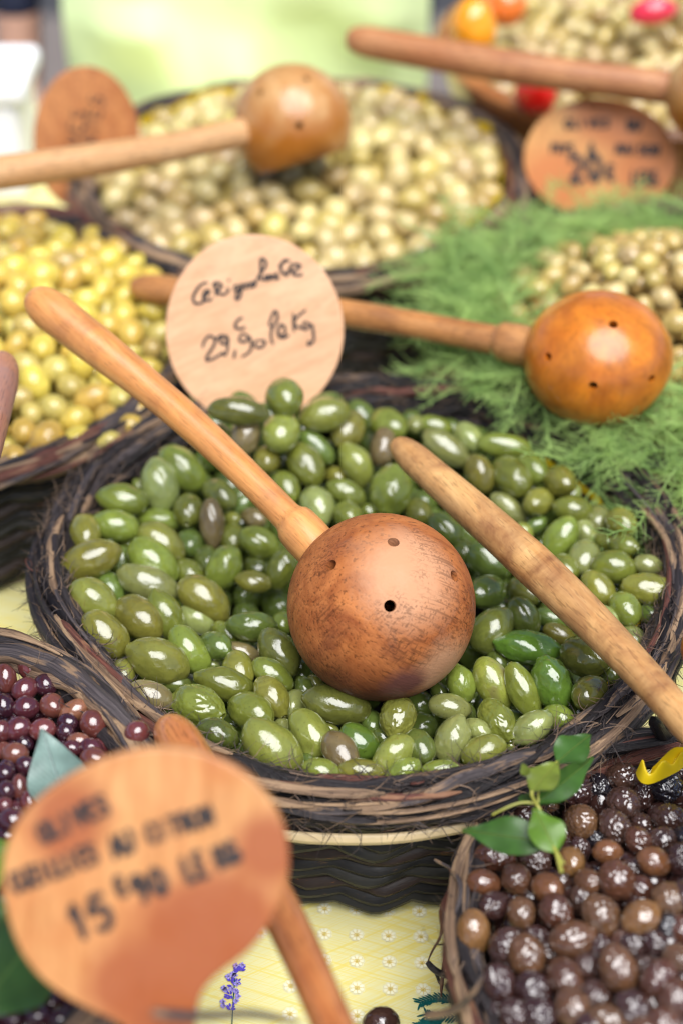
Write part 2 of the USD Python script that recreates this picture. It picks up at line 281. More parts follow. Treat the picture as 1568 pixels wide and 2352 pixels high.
obj('tabletop', trimesh.creation.box([1.88, 1.50, 0.03], trimesh.transformations.translation_matrix([0, 0.94, -0.022])), wood_mat('table_wood', (0.3, 0.18, 0.1), (0.2, 0.11, 0.06)), tb)
for sx in (-0.85, 0.85):
    for sy in (0.26, 1.6):
        obj('leg', trimesh.creation.box([0.06, 0.06, 0.71], trimesh.transformations.translation_matrix([sx, sy, -0.392])), '/World/Looks/table_wood', tb)
g = 40
X, Y = np.meshgrid(np.linspace(TB[0], TB[1], g), np.linspace(TB[2], TB[3], g), indexing='ij')
Z = np.zeros_like(X)
Z += (meshkit.fbm(np.stack([X.ravel() * 9, Y.ravel() * 9, 0 * X.ravel()], 1), 2, 3).reshape(X.shape) - 0.5) * 0.0015
V = np.stack([X, Y, Z], -1).reshape(-1, 3); i, j = np.meshgrid(np.arange(g - 1), np.arange(g - 1), indexing='ij'); k = (i * g + j).ravel()
top = (V, np.vstack([np.stack([k, k + g, k + g + 1], 1), np.stack([k, k + g + 1, k + 1], 1)]))
sk = []
per = [(TB[0] + (TB[1] - TB[0]) * t, TB[2]) for t in np.linspace(0, 1, 80, endpoint=False)] + [(TB[1], TB[2] + (TB[3] - TB[2]) * t) for t in np.linspace(0, 1, 60, endpoint=False)] + [(TB[1] - (TB[1] - TB[0]) * t, TB[3]) for t in np.linspace(0, 1, 80, endpoint=False)] + [(TB[0], TB[3] - (TB[3] - TB[2]) * t) for t in np.linspace(0, 1, 60, endpoint=False)]
per = np.array(per); cen = np.array([0, 0.94]); rings = []
for q in np.linspace(0, 1, 6):
    w = 1 + 0.012 * q + 0.008 * q * np.sin(np.arange(len(per)) * 1.1)[:, None]
    rings.append(np.c_[cen + (per - cen) * w, np.full(len(per), -0.0004 - 0.28 * q)])
V2 = np.vstack(rings); n_ = len(per); F2 = []
for q in range(5):
    a = np.arange(n_); b = (a + 1) % n_
    F2 += [np.stack([q * n_ + a, (q + 1) * n_ + b, q * n_ + b], 1), np.stack([q * n_ + a, (q + 1) * n_ + a, (q + 1) * n_ + b], 1)]
CLOTH = obj('tablecloth', join([top, (V2, np.vstack(F2))]), cloth_mat(), smooth=40)
tag(prim(CLOTH), 'yellow oilcloth with white flowers and lavender sprigs covering the stall table', 'tablecloth')
white_print = plain_mat('print_white', (0.85, 0.83, 0.60), 0.35, 0.03); grey_print = plain_mat('print_outline', (0.52, 0.52, 0.60), 0.35, 0.05); yel_print = plain_mat('print_yellow', (0.72, 0.52, 0.06), 0.35, 0.1)
lav1, lav2 = plain_mat('print_violet', (0.10, 0.07, 0.50), 0.35, 0.3, 500), plain_mat('print_lilac', (0.40, 0.34, 0.78), 0.35, 0.2, 500); teal = plain_mat('print_teal', (0.006, 0.10, 0.09), 0.35, 0.4, 500)
def flat(poly, z):
    v, f = trimesh.creation.triangulate_polygon(poly, engine='earcut') if False else _tri(poly)
    return np.c_[v, np.full(len(v), z)], f
def _tri(poly):
    cs = manifold3d.CrossSection([np.array(poly.exterior.coords)[:-1]] + [np.array(h.coords)[:-1][:] for h in poly.interiors], manifold3d.FillRule.EvenOdd)
    m = manifold3d.Manifold.extrude(cs, 1e-3).to_mesh(); v, f = m.vert_properties[:, :3], m.tri_verts
    keep = (v[f][:, :, 2] > 5e-4).all(1); f = f[keep]; u, inv = np.unique(f, return_inverse=True)
    return v[u][:, :2], inv.reshape(-1, 3)
def ellipse(x, y, a, b, ang, n=14):
    t = np.linspace(0, 2 * np.pi, n, endpoint=False); c, s_ = math.cos(ang), math.sin(ang)
    return Polygon(np.stack([x + a * np.cos(t) * c - b * np.sin(t) * s_, y + a * np.cos(t) * s_ + b * np.sin(t) * c], 1))
from shapely.ops import unary_union
def polys(p): return list(p.geoms) if hasattr(p, 'geoms') else [p]
ZP = 0.0011
def printed_flower(x, y, rot):
    r = 0.0036
    pet = [ellipse(x + math.cos(rot + k * math.pi / 4) * r * 0.72, y + math.sin(rot + k * math.pi / 4) * r * 0.72, r * 0.36, r * 0.30, rot + k * math.pi / 4) for k in range(8)]
    w = unary_union(pet); out = w.buffer(0.0006).difference(w.buffer(0.00028)).buffer(0)
    bits = [flat(q, ZP + 0.0002) for q in polys(w)]
    fl = obj('printed_flower', join(bits), white_print, CLOTH, smooth=False)
    obj('outline', join([flat(q, ZP) for q in polys(out)]), white_print, fl, smooth=False)
    obj('petal_lines', join([flat(q, ZP + 0.0004) for q in polys(unary_union([ellipse(x, y, r * 0.42, r * 0.33, rot).difference(ellipse(x, y, r * 0.33, r * 0.22, rot)), ellipse(x, y, r * .16, r * .1, rot)] + [ellipse(x + math.cos(rot + (k + .5) * math.pi / 4) * r * 0.62, y + math.sin(rot + (k + .5) * math.pi / 4) * r * 0.62, r * 0.2, r * 0.045, rot + (k + .5) * math.pi / 4, 8) for k in range(8)]))]), yel_print, fl, smooth=False)
for ix in range(-9, 4):
    for iy in range(-5, 6):
        x = 0.0085 + ix * 0.0181; y = 0.534 + iy * 0.0176 - ix * 0.0006
        if (x - .01) ** 2 + (y - .737) ** 2 > 0.166 ** 2 and (x + .265) ** 2 + (y - .5) ** 2 > 0.12 ** 2 and (x - .19) ** 2 + (y - .475) ** 2 > 0.11 ** 2 and 0.44 < y < 0.66 and not (-0.072 < x < -0.045 and y < 0.545) and not (0.04 < x and y < .505):
            printed_flower(x, y, 0.4 * math.sin(ix * 3 + iy))
# the lavender sprig and the fir twigs of the print
def disp(X, Y): return px(X, Y, 0.0)[:2]
def stroke_poly(pts, w):
    from shapely.geometry import LineString
    return LineString(pts).buffer(w, 4)
lst = stroke_poly([disp(533, 2360), disp(536, 2300), disp(540, 2250), disp(546, 2225)], 0.0003)
sp = obj('printed_lavender', join([flat(lst, ZP)]), teal, CLOTH, smooth=False)
def zz(x, y): return (700 + x / 2.613) / 1.5944, (3250 + y / 2.613) / 1.5944
A, B_ = [], []
for (cx, cy, n_, sp_) in [(460, 800, 16, 52), (415, 925, 14, 60), (390, 1040, 14, 60), (385, 1160, 10, 42)]:
    for q in range(n_):
        x, y = cx + rng.uniform(-1, 1) * sp_, cy + rng.uniform(-.8, .8) * sp_ * .8
        c = disp(*zz(x, y)); A.append(ellipse(c[0], c[1], 0.0012, 0.0006, math.atan2(-(y - cy - 30), x - cx) + 0, 8))
for (x, y) in [(430, 765), (490, 760), (400, 845), (355, 870), (420, 860), (330, 1000), (315, 980), (390, 990), (430, 1010), (305, 1110), (310, 1150), (430, 1105), (450, 1060), (440, 940)]:
    for k in range(5):
        c = disp(*zz(x + 17 * math.cos(k * 1.257), y + 14 * math.sin(k * 1.257))); B_.append(ellipse(c[0], c[1], 0.0011, 0.0006, k * 1.257, 8))
obj('lilac_petals', join([flat(q, ZP + 0.0004) for q in B_]), lav2, sp, smooth=False)
obj('violet_buds', join([flat(q, ZP + 0.0002) for q in polys(unary_union(A))]), lav1, sp, smooth=False)
def ft(x, y): return (1500 + x / 2.613) / 1.5944, (3100 + y / 2.613) / 1.5944
bits = []
for pts in ([(470, 1500), (380, 1475), (240, 1470), (150, 1490), (100, 1510)], [(640, 1640), (560, 1640), (470, 1640), (330, 1650), (160, 1620)], [(330, 1660), (230, 1690), (120, 1730)]):
    P = spline([disp(*ft(*p)) for p in pts], 40); bits.append(stroke_poly(P, 0.00028))
    for q in range(3, 40, 3):
        t = P[min(q + 1, 39)] - P[q - 1]; a = math.atan2(t[1], t[0])
        for sg in (-1, 1):
            aa = a + sg * 0.75; L = 0.0052 * (0.7 + 0.5 * rng.random())
            bits.append(ellipse(P[q][0] + math.cos(aa) * L * .5, P[q][1] + math.sin(aa) * L * .5, L * .55, 0.0006, aa, 10))
obj('printed_fir_twig', join([flat(q, ZP) for q in polys(unary_union(bits))]), teal, CLOTH, smooth=False)

# ------------------------------------------------------------------ baskets
def shapeA(t):                       # the central basket is not quite round
    return 0.0047 * np.cos(t) - 0.0010 * np.sin(t) + 0.0008 * np.cos(2 * t) - 0.0014 * np.cos(3 * t) + 0.0028 * np.sin(3 * t) - 0.005 * np.exp(-((np.mod(t, 2 * np.pi) - 3.75) / 0.35) ** 2)
def ring_pts(c, R, z, n, wob=0.0, seed=0, shape=None):
    a = np.linspace(0, 2 * np.pi, n + 1)
    w = wob * (meshkit.fbm(np.stack([np.cos(a) * 2 + seed * 3, np.sin(a) * 2, 0 * a], 1), 2, seed) - 0.5) * 2
    if shape: R = R + shape(a)
    return a, np.stack([c[0] + (R + w) * np.cos(a), c[1] + (R + w) * np.sin(a), z + w * 0.6], 1)
def basket(c, R, zr, label, strands=8, rope=0.0085, rad=0.0046, rows=10, base=0.88, weft=True, mats=(0, 1, 0, 2, 0, 1, 4, 3), seed=1, fibres=500, turns=3, loose=18, tall=1.0, shape=None):
    t = thing('wicker_basket', label, 'basket', (c[0], c[1], 0), 'round wicker baskets of olives')
    o = np.array([c[0], c[1], 0.0])
    a, core = ring_pts(c, R, zr, 200, 0.0045 if shape is None else 0.002, seed, shape)
    rad_dir = np.stack([np.cos(a), np.sin(a), 0 * a], 1); zdir = np.array([0, 0, 1.0])
    v, f, uv = tube(core, rope * 0.8, 8, flat=(1, tall), caps=False); obj('rim_core', (v, f), BARK[4], t, uv=uv)
    for k in range(strands):
        n = 260; aa = np.linspace(0, 2 * np.pi, n)
        cc = np.stack([np.interp(aa, a, core[:, d]) for d in range(3)], 1)
        w = meshkit.fbm(np.stack([np.cos(aa) * 3 + k * 9, np.sin(aa) * 3, aa * 0 + seed], 1), 3, k + seed) - 0.5
        ph = 2 * np.pi * k / strands + turns * aa + 1.6 * w
        rr = rope * (1 + 0.7 * w)
        rd = np.stack([np.cos(aa), np.sin(aa), 0 * aa], 1)
        P = cc + rd * (np.cos(ph) * rr)[:, None] + zdir * (np.sin(ph) * rr * tall)[:, None]
        rk = rad * (0.7 + 0.6 * ((k * 37 + seed * 11) % 10) / 10)
        r_ = rk * (1 + 0.55 * (meshkit.fbm(np.stack([aa * 9 + k, aa * 0, aa * 0 + seed], 1), 3, k + 50) - 0.5))
        v, f, uv = tube(P, r_, 9, caps=False, lump=0.30, seed=k + seed * 10)
        obj('rim_strand', (v, f), BARK[mats[k % len(mats)]], t, uv=uv)
    # loose split twigs laid along the rim
    for k in range(loose):
        a0 = rng.uniform(0, 2 * np.pi) if k % 2 else rng.uniform(-3.4, 0.2); L = rng.uniform(0.25, 1.0); aa = np.linspace(a0, a0 + L, 40)
        ph = rng.uniform(-0.6, 2.0) + np.linspace(0, rng.uniform(-.5, .9), 40); cc = np.stack([np.interp(aa % (2 * np.pi), a, core[:, d]) for d in range(3)], 1)
        rr = rope * 1.06 + rad * rng.uniform(0.5, 1.0)
        P = cc + np.stack([np.cos(aa), np.sin(aa), 0 * aa], 1) * (np.cos(ph) * rr)[:, None] + zdir * (np.sin(ph) * rr * tall)[:, None]
        v, f, uv = tube(P, rng.uniform(0.0010, 0.0031) * np.interp(np.linspace(0, 1, 40), [0, .1, .9, 1], [.4, 1, 1, .3]), 6, lump=0.3, seed=k)
        obj('split_twig', (v, f), BARK[[1, 2, 2, 0, 2, 1, 3][k % 7]], t, uv=uv)
    if weft:
        nst = int(round(2 * np.pi * R / 0.047)); H = zr - 0.012
        for q in range(rows):
            z0 = 0.008 + (H - 0.012) * (q + 0.5) / rows; rb = R * (base + (0.97 - base) * z0 / zr)
            aa = np.linspace(0, 2 * np.pi, 360); tri = 1 - 2 * np.abs(((aa * nst / (2 * np.pi)) + 0.10 * math.sin(q * 2.1 + seed) + 0.05 * np.sin(aa * 5 + q)) % 1 - 0.5) * 2
            tri = np.clip(tri * 1.15, -1, 1)
            w = meshkit.fbm(np.stack([np.cos(aa) * 6 + q * 5, np.sin(aa) * 6, aa * 0 + seed], 1), 3, q) - 0.5
            rr = rb + (shape(aa) if shape else 0) - 0.0020 * tri * (1 + w) + 0.005 * w; z = z0 + 0.0020 * tri * (1 + w) + 0.0030 * w
            P = np.stack([c[0] + rr * np.cos(aa), c[1] + rr * np.sin(aa), z], 1)
            v, f, uv = tube(P, H / rows * 0.50, 8, flat=(1.0, 1.0), caps=False, lump=0.06, seed=q + seed * 31)
            obj('woven_rod', (v, f), ROD[(q * 5 + seed) % 3], t, uv=uv)
        # inner shell that the olives lie against
        lat = lathe([(0.0, 0.001), (0.002, R * base - 0.010), (zr - 0.012, R * 0.97 - 0.010), (zr - 0.012, R * 0.97 - 0.013), (0.005, R * base - 0.013), (0.004, 0.001)], [c[0], c[1], 0.002], [0, 0, 1], 72)
        obj('inner_wall', lat, BARK[4], t)
    # frayed bark fibres, too many to count
    for nm, mt, nf in (('bark_fibres', FIBRE[0], fibres), ('pale_fibres', FIBRE[1], fibres // 2)):
        parts = []
        for k in range(nf):
            a0 = rng.uniform(0, 2 * np.pi); ph = rng.uniform(-1.2, 3.3); rr = rope + rad * rng.uniform(0.5, 1.0)
            c0 = np.array([np.interp(a0, a, core[:, d]) for d in range(3)]); rd = np.array([math.cos(a0), math.sin(a0), 0]); tg = np.array([-math.sin(a0), math.cos(a0), 0])
            n0 = rd * math.cos(ph) + zdir * math.sin(ph)
            p = c0 + n0 * rr * [1, 1, tall]; d = unit(tg * rng.choice([-1, 1]) + n0 * rng.uniform(-0.05, 0.5) + rng.normal(0, 0.25, 3)); L = rng.uniform(0.006, 0.022); pts = [p]
            ax = unit(rng.normal(0, 1, 3)); cv = rng.uniform(-1.6, 1.6)
            for s_ in range(5):
                d = unit(d + np.cross(ax, d) * cv * 0.3 + rng.normal(0, 0.12, 3)); p = p + d * L / 5; pts.append(p)
            parts.append(tube(np.array(pts), rng.uniform(0.00012, 0.00034) * np.array([1, 1, .9, .8, .6, .3]), 3, caps=False)[:2])
        tag(prim(obj(nm, join(parts), mt, t, smooth=False)), kind='stuff')
    return t
CA, RA, ZA = (0.009, 0.740), 0.1905, 0.118
CB, RB, ZB = (-0.035, 1.268), 0.192, 0.122
CC, RC, ZC = (-0.298, 1.010), 0.188, 0.116
CD, RD, ZD = (-0.247, 0.489), 0.160, 0.137
CE, RE, ZE = (0.196, 0.470), 0.137, 0.096
CF, RF, ZF = (0.272, 1.020), 0.185, 0.118
bA = basket(CA, RA, ZA, 'large dark wicker basket heaped with green olives around a ladle ball', seed=1, fibres=3200, mats=(0, 4, 4, 1, 0, 4, 0, 4, 1, 4, 0, 4, 3), strands=14, rope=0.0092, rad=0.0033, tall=1.25, turns=2, shape=shapeA, loose=46)
# pale peeled strip under the front of the rim
aa = np.linspace(-2.35, -0.85, 90); w = meshkit.fbm(np.stack([aa * 4, aa * 0, aa * 0], 1), 2, 9) - 0.5
v, f, uv = tube(np.stack([CA[0] + (RA + .010) * np.cos(aa), CA[1] + (RA + .010) * np.sin(aa), ZA - 0.0205 + 0.003 * w], 1), 0.0042 * np.interp(aa, [-2.35, -1.7, -1.3, -0.85], [.5, 1, .9, .25]), 8, flat=(0.55, 1.0))
tag(prim(obj('peeled_strip', (v, f), PEELED, bA, uv=uv)), 'pale peeled willow strip just under the rim')
# curls of root and bark standing off the left of the rim
for k in range(26):
    a0 = rng.uniform(2.5, 3.9) if k < 18 else rng.uniform(-2.2, -0.6); rd = np.array([math.cos(a0), math.sin(a0), 0]); tg = np.array([-math.sin(a0), math.cos(a0), 0])
    p0 = np.array([*CA, ZA]) + rd * (RA + shapeA(a0) + rng.uniform(-.006, .010)) + [0, 0, rng.uniform(.002, .013)]
    q = np.linspace(0, rng.uniform(2.0, 6.0), 22)[:, None]; r0 = rng.uniform(.002, .006)
    P = p0 + tg * (rng.choice([-1, 1]) * r0 * np.sin(q)) + (rd * rng.uniform(-.3, .9) + np.array([0, 0, .6])) * r0 * (1 - np.cos(q)) + (rd * rng.uniform(-.3, .8) + tg * rng.uniform(-1, 1)) * q * .0014
    v, f, uv = tube(P, rng.uniform(.0003, .0007) * np.interp(np.linspace(0, 1, 22), [0, .7, 1], [1, .8, .3]), 5, lump=.3, seed=k)
    obj('bark_curl', (v, f), BARK[[2, 1, 3, 4][k % 4]], bA, uv=uv)
bB = basket(CB, RB, ZB, 'wicker basket of pale olives in front of the green apron', seed=2, fibres=120, mats=(1, 0, 1, 3, 0, 2, 1, 0))
bC = basket(CC, RC, ZC, 'wicker basket of yellow olives under the end of the long handle', seed=3, fibres=160, mats=(2, 3, 0, 2, 1, 3, 0, 2))
bD = basket(CD, RD, ZD, 'wicker basket of small violet olives behind the front price paddle', seed=4, fibres=500, mats=(2, 0, 1, 2, 0, 1), strands=6, rope=0.007)
bE = basket(CE, RE, ZE, 'smaller basket overflowing with brown olives beside the bay leaves', seed=5, fibres=700, mats=(0, 1, 4, 3, 0, 1), strands=6, rope=0.0065, rad=0.004)
bF = basket(CF, RF, ZF, 'wicker basket hidden under green fennel with yellowish olives', seed=6, fibres=60)

# ------------------------------------------------------------------ olives
ICO = {k: trimesh.creation.icosphere(k) for k in (2, 3, 4)}
def olive_mesh(p, axis, a, b, seed, level=3, lump=0.045, fine=0.0, hole=False, point=0.0, bend=0.0, wr=0.0):
    v = ICO[level].vertices.copy(); r = np.random.default_rng(seed)
    d = v.copy(); z = d[:, 2]
    e = 0.93 + 0.10 * r.random()
    rad = 1 - point * 0.30 * np.clip(z, 0, 1) ** 2 - 0.06 * r.random() * np.clip(-z, 0, 1) ** 2
    v = np.stack([d[:, 0] * rad, d[:, 1] * rad * e, z], 1)
    v[:, 2] += point * 0.10 * np.clip((z - 0.9) / 0.1, 0, 1) ** 2
    n1 = meshkit.fbm(d * 1.5 + seed * 7.7, 2, seed % 97) - 0.5
    disp_ = lump * 2 * n1
    if fine: disp_ = disp_ + fine * 2 * (meshkit.fbm(d * 4.5 + seed * 3.1, 3, seed % 89) - 0.5)
    if wr:
        w_ = meshkit.fbm(d * [3.2, 3.2, 2.2] + seed * 5.3 + (n1 * 1.5)[:, None], 3, seed % 83); disp_ = disp_ - wr * np.exp(-(np.abs(w_ - 0.5) / 0.045) ** 2)
    v = v * (1 + disp_)[:, None]
    if hole:
        an = np.arccos(np.clip(z, -1, 1)); v -= d * (0.20 * np.exp(-(an / 0.13) ** 4) - 0.05 * np.exp(-((an - 0.24) / 0.10) ** 2))[:, None]
    v = v * [b, b, a]
    if bend: v[:, 0] += bend * b * (v[:, 2] / a) ** 2
    ax = unit(axis); x = unit(np.cross(ax, r.normal(0, 1, 3))); y = np.cross(ax, x)
    return p + v @ np.stack([x, y, ax]), ICO[level].faces
def heapA(x, y):
    return 0.1150 + 0.008 * float(np.clip((math.hypot(x - 0.009, y - 0.740) - 0.135) / 0.03, 0, 1)) + 0.034 * math.exp(-(((x + 0.045) / 0.075) ** 2 + ((y - 0.895) / 0.045) ** 2)) + 0.014 / (1 + math.exp(-(y - 0.80) / 0.03)) - 0.008 * math.exp(-(((x + 0.06) / 0.05) ** 2 + ((y - 0.74) / 0.04) ** 2))
COLW = {'g': 'green', 'y': 'bright lime green', 'd': 'dark green', 'o': 'khaki green', 'b': 'brownish', 'p': 'pale green', 'e': 'emerald green', 'k': 'dark speckled', 'h': 'half brown',
        'Y': 'yellow', 'G': 'greenish yellow', 'P': 'pale cream', 'Q': 'pale khaki', 'v': 'violet red', 'V': 'dark violet', 'r': 'rosy brown', 't': 'tan', 'm': 'brown', 'n': 'dark brown', 'x': 'nearly black'}
def lie(axis, sinth):
    if sinth < 0.6: return 'end on'
    X, Yv = np.dot(axis, RIGHT), np.dot(axis, UP); an = math.degrees(math.atan2(Yv, X)) % 180
    return 'lying level' if an < 22 or an > 158 else 'upright' if 68 < an < 112 else 'leaning right' if an <= 68 else 'leaning left'
LAB, NP = {}, [0]
def put_olive(name, X, Y, L, W, ang, col, heap, ext, zone, group, level=3, lump=0.05, fine=0.0, hole=False, point=None, bend=0, asp=1.38, label=None, wr=0.0):
    z = 0.12
    for _ in range(5):
        p = px(X, Y, z); z = heap(p[0], p[1]) - ext
    k = {'green_olive': 1.10, 'brown_olive': 1.08, 'violet_olive': 1.07, 'yellow_olive': 1.06}[name]; L, W = L * k, W * k
    p = px(X, Y, z); d = depth(p); b = W / 2 / FP * d; ap = max(L / 2 / FP * d, b * 1.001)
    sd = NP[0] * 7 + int(X) * 13 + int(Y)
    a = max(ap, b * asp * (0.94 + 0.14 * ((sd * 31) % 100) / 100))
    s2 = np.clip((ap * ap - b * b) / max(a * a - b * b, 1e-9), 0, 1); st = math.sqrt(s2); ct = math.sqrt(1 - s2)
    im = RIGHT * math.cos(math.radians(ang)) - UP * math.sin(math.radians(ang))
    c1, c2 = im * st + FWD * ct, im * st - FWD * ct
    ax = c1 if abs(c1[2]) < abs(c2[2]) else c2
    if hole and np.dot(ax, FWD) > 0: ax = -ax
    if not hole and sd % 2: ax = -ax
    pt = ((sd * 17) % 10) / 22 if point is None else point
    m = olive_mesh(p, ax, a, b, sd, 4 if hole else level, lump, fine, hole, pt, bend, wr)
    path = obj(name, m, OL[col], smooth=True, loc=p)
    size = 'small' if W < zone[1] * 0.84 else 'plump' if W > zone[1] * 1.12 else 'medium'
    lab = label or f'{size} {COLW[col]} olive {lie(ax, st)}{" with stem hole" if hole else ""} {zone[0](X, Y)}'
    tag(prim(path), lab, 'olive', group); LAB.setdefault((group, lab), []).append((X, Y, path)); NP[0] += 1
    OLIVES.setdefault(name, []).append((X, Y, W, p, b))
OLIVES = {}
def tile(x0, y0, s, rows):
    for ln in rows.strip().split(';'):
        w = ln.split()
        if w:
            x, y, L, W, an = map(float, w[:5]); fl = w[6:]
            yield (x0 + x / s) / 1.5944, (y0 + y / s) / 1.5944, L / s / 1.5944, W / s / 1.5944, an, w[5], fl
def zoneA(X, Y):
    r = math.hypot(X - 875, Y - 1395)
    if Y > 1640: return 'behind the front rim' if X > 1040 else 'by the rim below the ball' if X > 700 else 'at the front rim above the paddle'
    if r < 330 and Y > 1560: return 'just under the red brown ball'
    if r < 330 and X < 700: return 'just left of the red brown ball'
    if X > 1040 and Y > 1330 and X < 1240: return 'between red brown ball and ochre handle'
    if X >= 1240 and Y > 1480: return 'under the ochre handle near its rim'
    if X > 1150 and Y < 1250: return 'beyond the ochre handle beside the fennel'
    if X > 1250: return 'right of the ochre handle'
    if X > 1000 and Y < 1180: return 'beyond the ochre handle tip'
    if X > 960: return 'above the ball beside the ochre handle'
    if Y < 1010: return 'at the back under the beech disc'
    if Y < 1260 and X > 640: return 'behind the ball between both handles'
    if X < 300 and Y < 1560: return 'against the left rim'
    if Y < 1300: return 'left of the long orange handle'
    return 'in the hollow by the ball'
TILES_A = [
 (50, 1600, """515 685 265 225 70 o; 730 640 330 220 10 g; 785 450 345 215 8 g; 1050 345 370 255 80 p; 1210 230 380 250 42 g; 905 360 130 95 60 g u; 1045 600 300 170 5 g u; 1060 750 360 225 35 y; 1255 525 230 195 90 g hole; 1425 615 335 172 85 b;
 1480 415 260 190 35 k; 1265 760 200 190 60 d u; 540 890 455 265 -22 o; 770 900 220 150 90 d u; 1000 890 400 260 45 g lump; 820 780 130 100 0 d u; 960 1050 425 240 22 p lump; 690 1090 250 190 60 d u; 575 1170 365 260 40 y; 905 1300 375 270 35 o;
 1090 1280 365 230 65 g pt; 660 1420 385 262 45 o; 1365 1160 405 262 40 o; 1315 1310 270 195 25 p u; 1260 980 240 180 40 g u; 1390 880 210 175 60 d u; 1500 1390 165 120 30 g u"""),
 (450, 1350, """830 305 405 195 5 k; 1160 205 275 255 60 g; 880 485 265 200 -75 b; 1140 455 275 255 -80 y; 1450 330 340 225 -15 y; 1390 560 300 160 45 d; 1035 655 210 200 90 o; 1315 690 335 245 60 g; 705 480 190 135 50 d u; 1170 850 240 190 60 g;
 1395 985 285 240 65 p; 780 1080 130 110 0 y u; 940 1070 180 135 20 b u; 850 980 170 110 -40 d u; 980 1250 295 205 25 g; 790 1220 210 185 80 g u; 730 1430 315 232 -65 g; 950 1430 190 165 20 d u; 1140 1440 285 195 -65 g; 940 1530 245 155 10 o; 1080 780 130 125 20 d u; 870 660 150 110 30 d u"""),
 (1050, 1350, """440 440 275 220 -60 o; 500 690 325 210 65 y bend; 750 870 355 275 -75 g hole; 690 560 275 190 -80 b; 720 400 275 225 30 g; 1140 570 380 200 35 p; 1300 490 225 175 50 p; 1060 410 245 140 15 g u; 920 400 130 120 90 p u; 430 890 275 165 25 g;
 435 1050 200 190 45 g; 940 1030 190 175 60 y u; 580 1020 130 100 20 g u; 1130 1150 265 195 40 d; 350 770 150 135 30 o u; 1440 1380 330 225 35 d u; 1260 1310 170 165 60 d u; 255 -30 10 10 0 g skip"""),
 (1700, 1500, """280 260 375 172 8 g; 110 460 275 192 65 o; 335 480 310 252 50 g; 480 430 235 205 40 g; 680 515 225 212 30 o; 775 600 140 110 -60 p u; 530 665 225 192 -20 o; 310 710 290 155 40 p u; 780 720 275 205 10 g; 960 780 195 165 -70 p u;
 1130 815 225 205 45 o; 510 830 170 110 -30 d u; 690 915 315 212 -55 g; 870 890 220 150 60 p u; 1010 950 160 120 30 g u; 1140 975 190 150 10 g hole; 860 1065 255 215 -60 p; 710 1140 215 192 50 g; 1070 1130 305 225 8 g; 1315 1115 200 140 10 p;
 960 1290 275 212 55 o; 1340 1295 405 222 10 o; 1150 1430 245 205 60 g; 1010 1490 240 160 20 p; 820 1280 100 110 90 d u; 160 1310 275 235 -10 d; 420 1310 225 185 30 k u; 1320 1470 170 140 20 d u; 620 1500 230 145 20 d u; 430 880 150 110 60 y u; 50 60 10 10 0 g skip"""),
 (1600, 2100, """390 410 355 262 -50 k; 620 310 285 205 60 d; 650 535 455 240 8 e lump; 825 790 372 262 70 e lump hole; 405 790 375 245 60 h; 170 790 265 192 70 g hole; 610 840 405 205 65 g; 430 630 170 140 60 d u; 1060 600 345 262 15 k; 1095 860 265 225 -25 k;
 880 440 245 140 25 o u; 430 1060 315 242 55 g; 680 1110 325 212 -35 p; 870 1040 220 180 25 g u; 285 1125 195 155 30 p; 330 1280 315 222 -20 y; 510 1220 110 95 45 y u; 110 1195 335 245 -70 p; 90 960 292 185 12 p; 210 1000 150 120 60 d u;
 1250 720 180 150 70 d u; 1390 470 190 175 50 p u; 50 1400 210 120 0 g u"""),
 (850, 2250, """745 650 462 262 12 k; 1185 735 295 242 -75 y hole; 560 855 352 252 55 y lump; 285 955 475 312 42 y; 910 920 305 225 40 e; 775 990 310 225 50 b; 920 1130 305 175 3 o; 1150 1010 335 222 -45 y; 1230 1120 255 155 -25 g hole; 640 1130 275 175 15 g hole;
 450 650 210 180 -60 p u; 1000 780 170 160 60 d u; 1345 950 245 195 60 d; 1080 880 160 120 30 d u; 360 820 150 140 60 p u; 520 530 170 130 60 d u; 1490 1110 255 120 -5 g; 540 1060 130 110 60 d u; 1480 550 140 110 50 d u; 600 490 130 90 40 y u; 700 820 140 90 30 y u"""),
 (400, 2250, """350 335 435 300 22 y; 570 260 375 222 52 g bend; 770 225 235 190 20 d; 300 585 325 195 22 b; 635 660 382 275 20 g hole; 830 500 395 222 14 g; 1020 700 335 252 15 g; 1165 590 305 232 55 o; 785 860 305 200 25 d; 95 420 200 170 60 y u; 950 270 240 130 15 b u;
 930 400 265 212 70 o; 740 360 110 80 20 p u; 480 500 230 140 10 d u; 1025 90 345 222 3 d; 1170 430 310 195 35 g; 1220 280 365 255 55 k; 1250 60 170 165 60 g u; 850 140 180 130 40 g u"""),
]
GA = 'green olives heaped in the central basket'
TIPS = {}
for x0, y0, rows in TILES_A:
    for X, Y, L, W, an, col, fl in tile(x0, y0, 1.96, rows):
        if 'skip' in fl: continue
        put_olive('green_olive', X, Y, L, W, an, col, heapA, 0.010 if 'u' in fl else 0.0, (zoneA, 78), GA, lump=0.09 if 'lump' in fl else 0.065, fine=0.05 if 'lump' in fl else 0.022, wr=0.05 if int(X * 7 + Y) % 4 == 0 and 'u' not in fl else 0.0, hole='hole' in fl or ('u' not in fl and col in 'gypo' and Y > 1420 and int(X * 3 + Y) % 3 == 0), point=0.9 if 'pt' in fl else None, bend=0.22 if 'bend' in fl else 0)

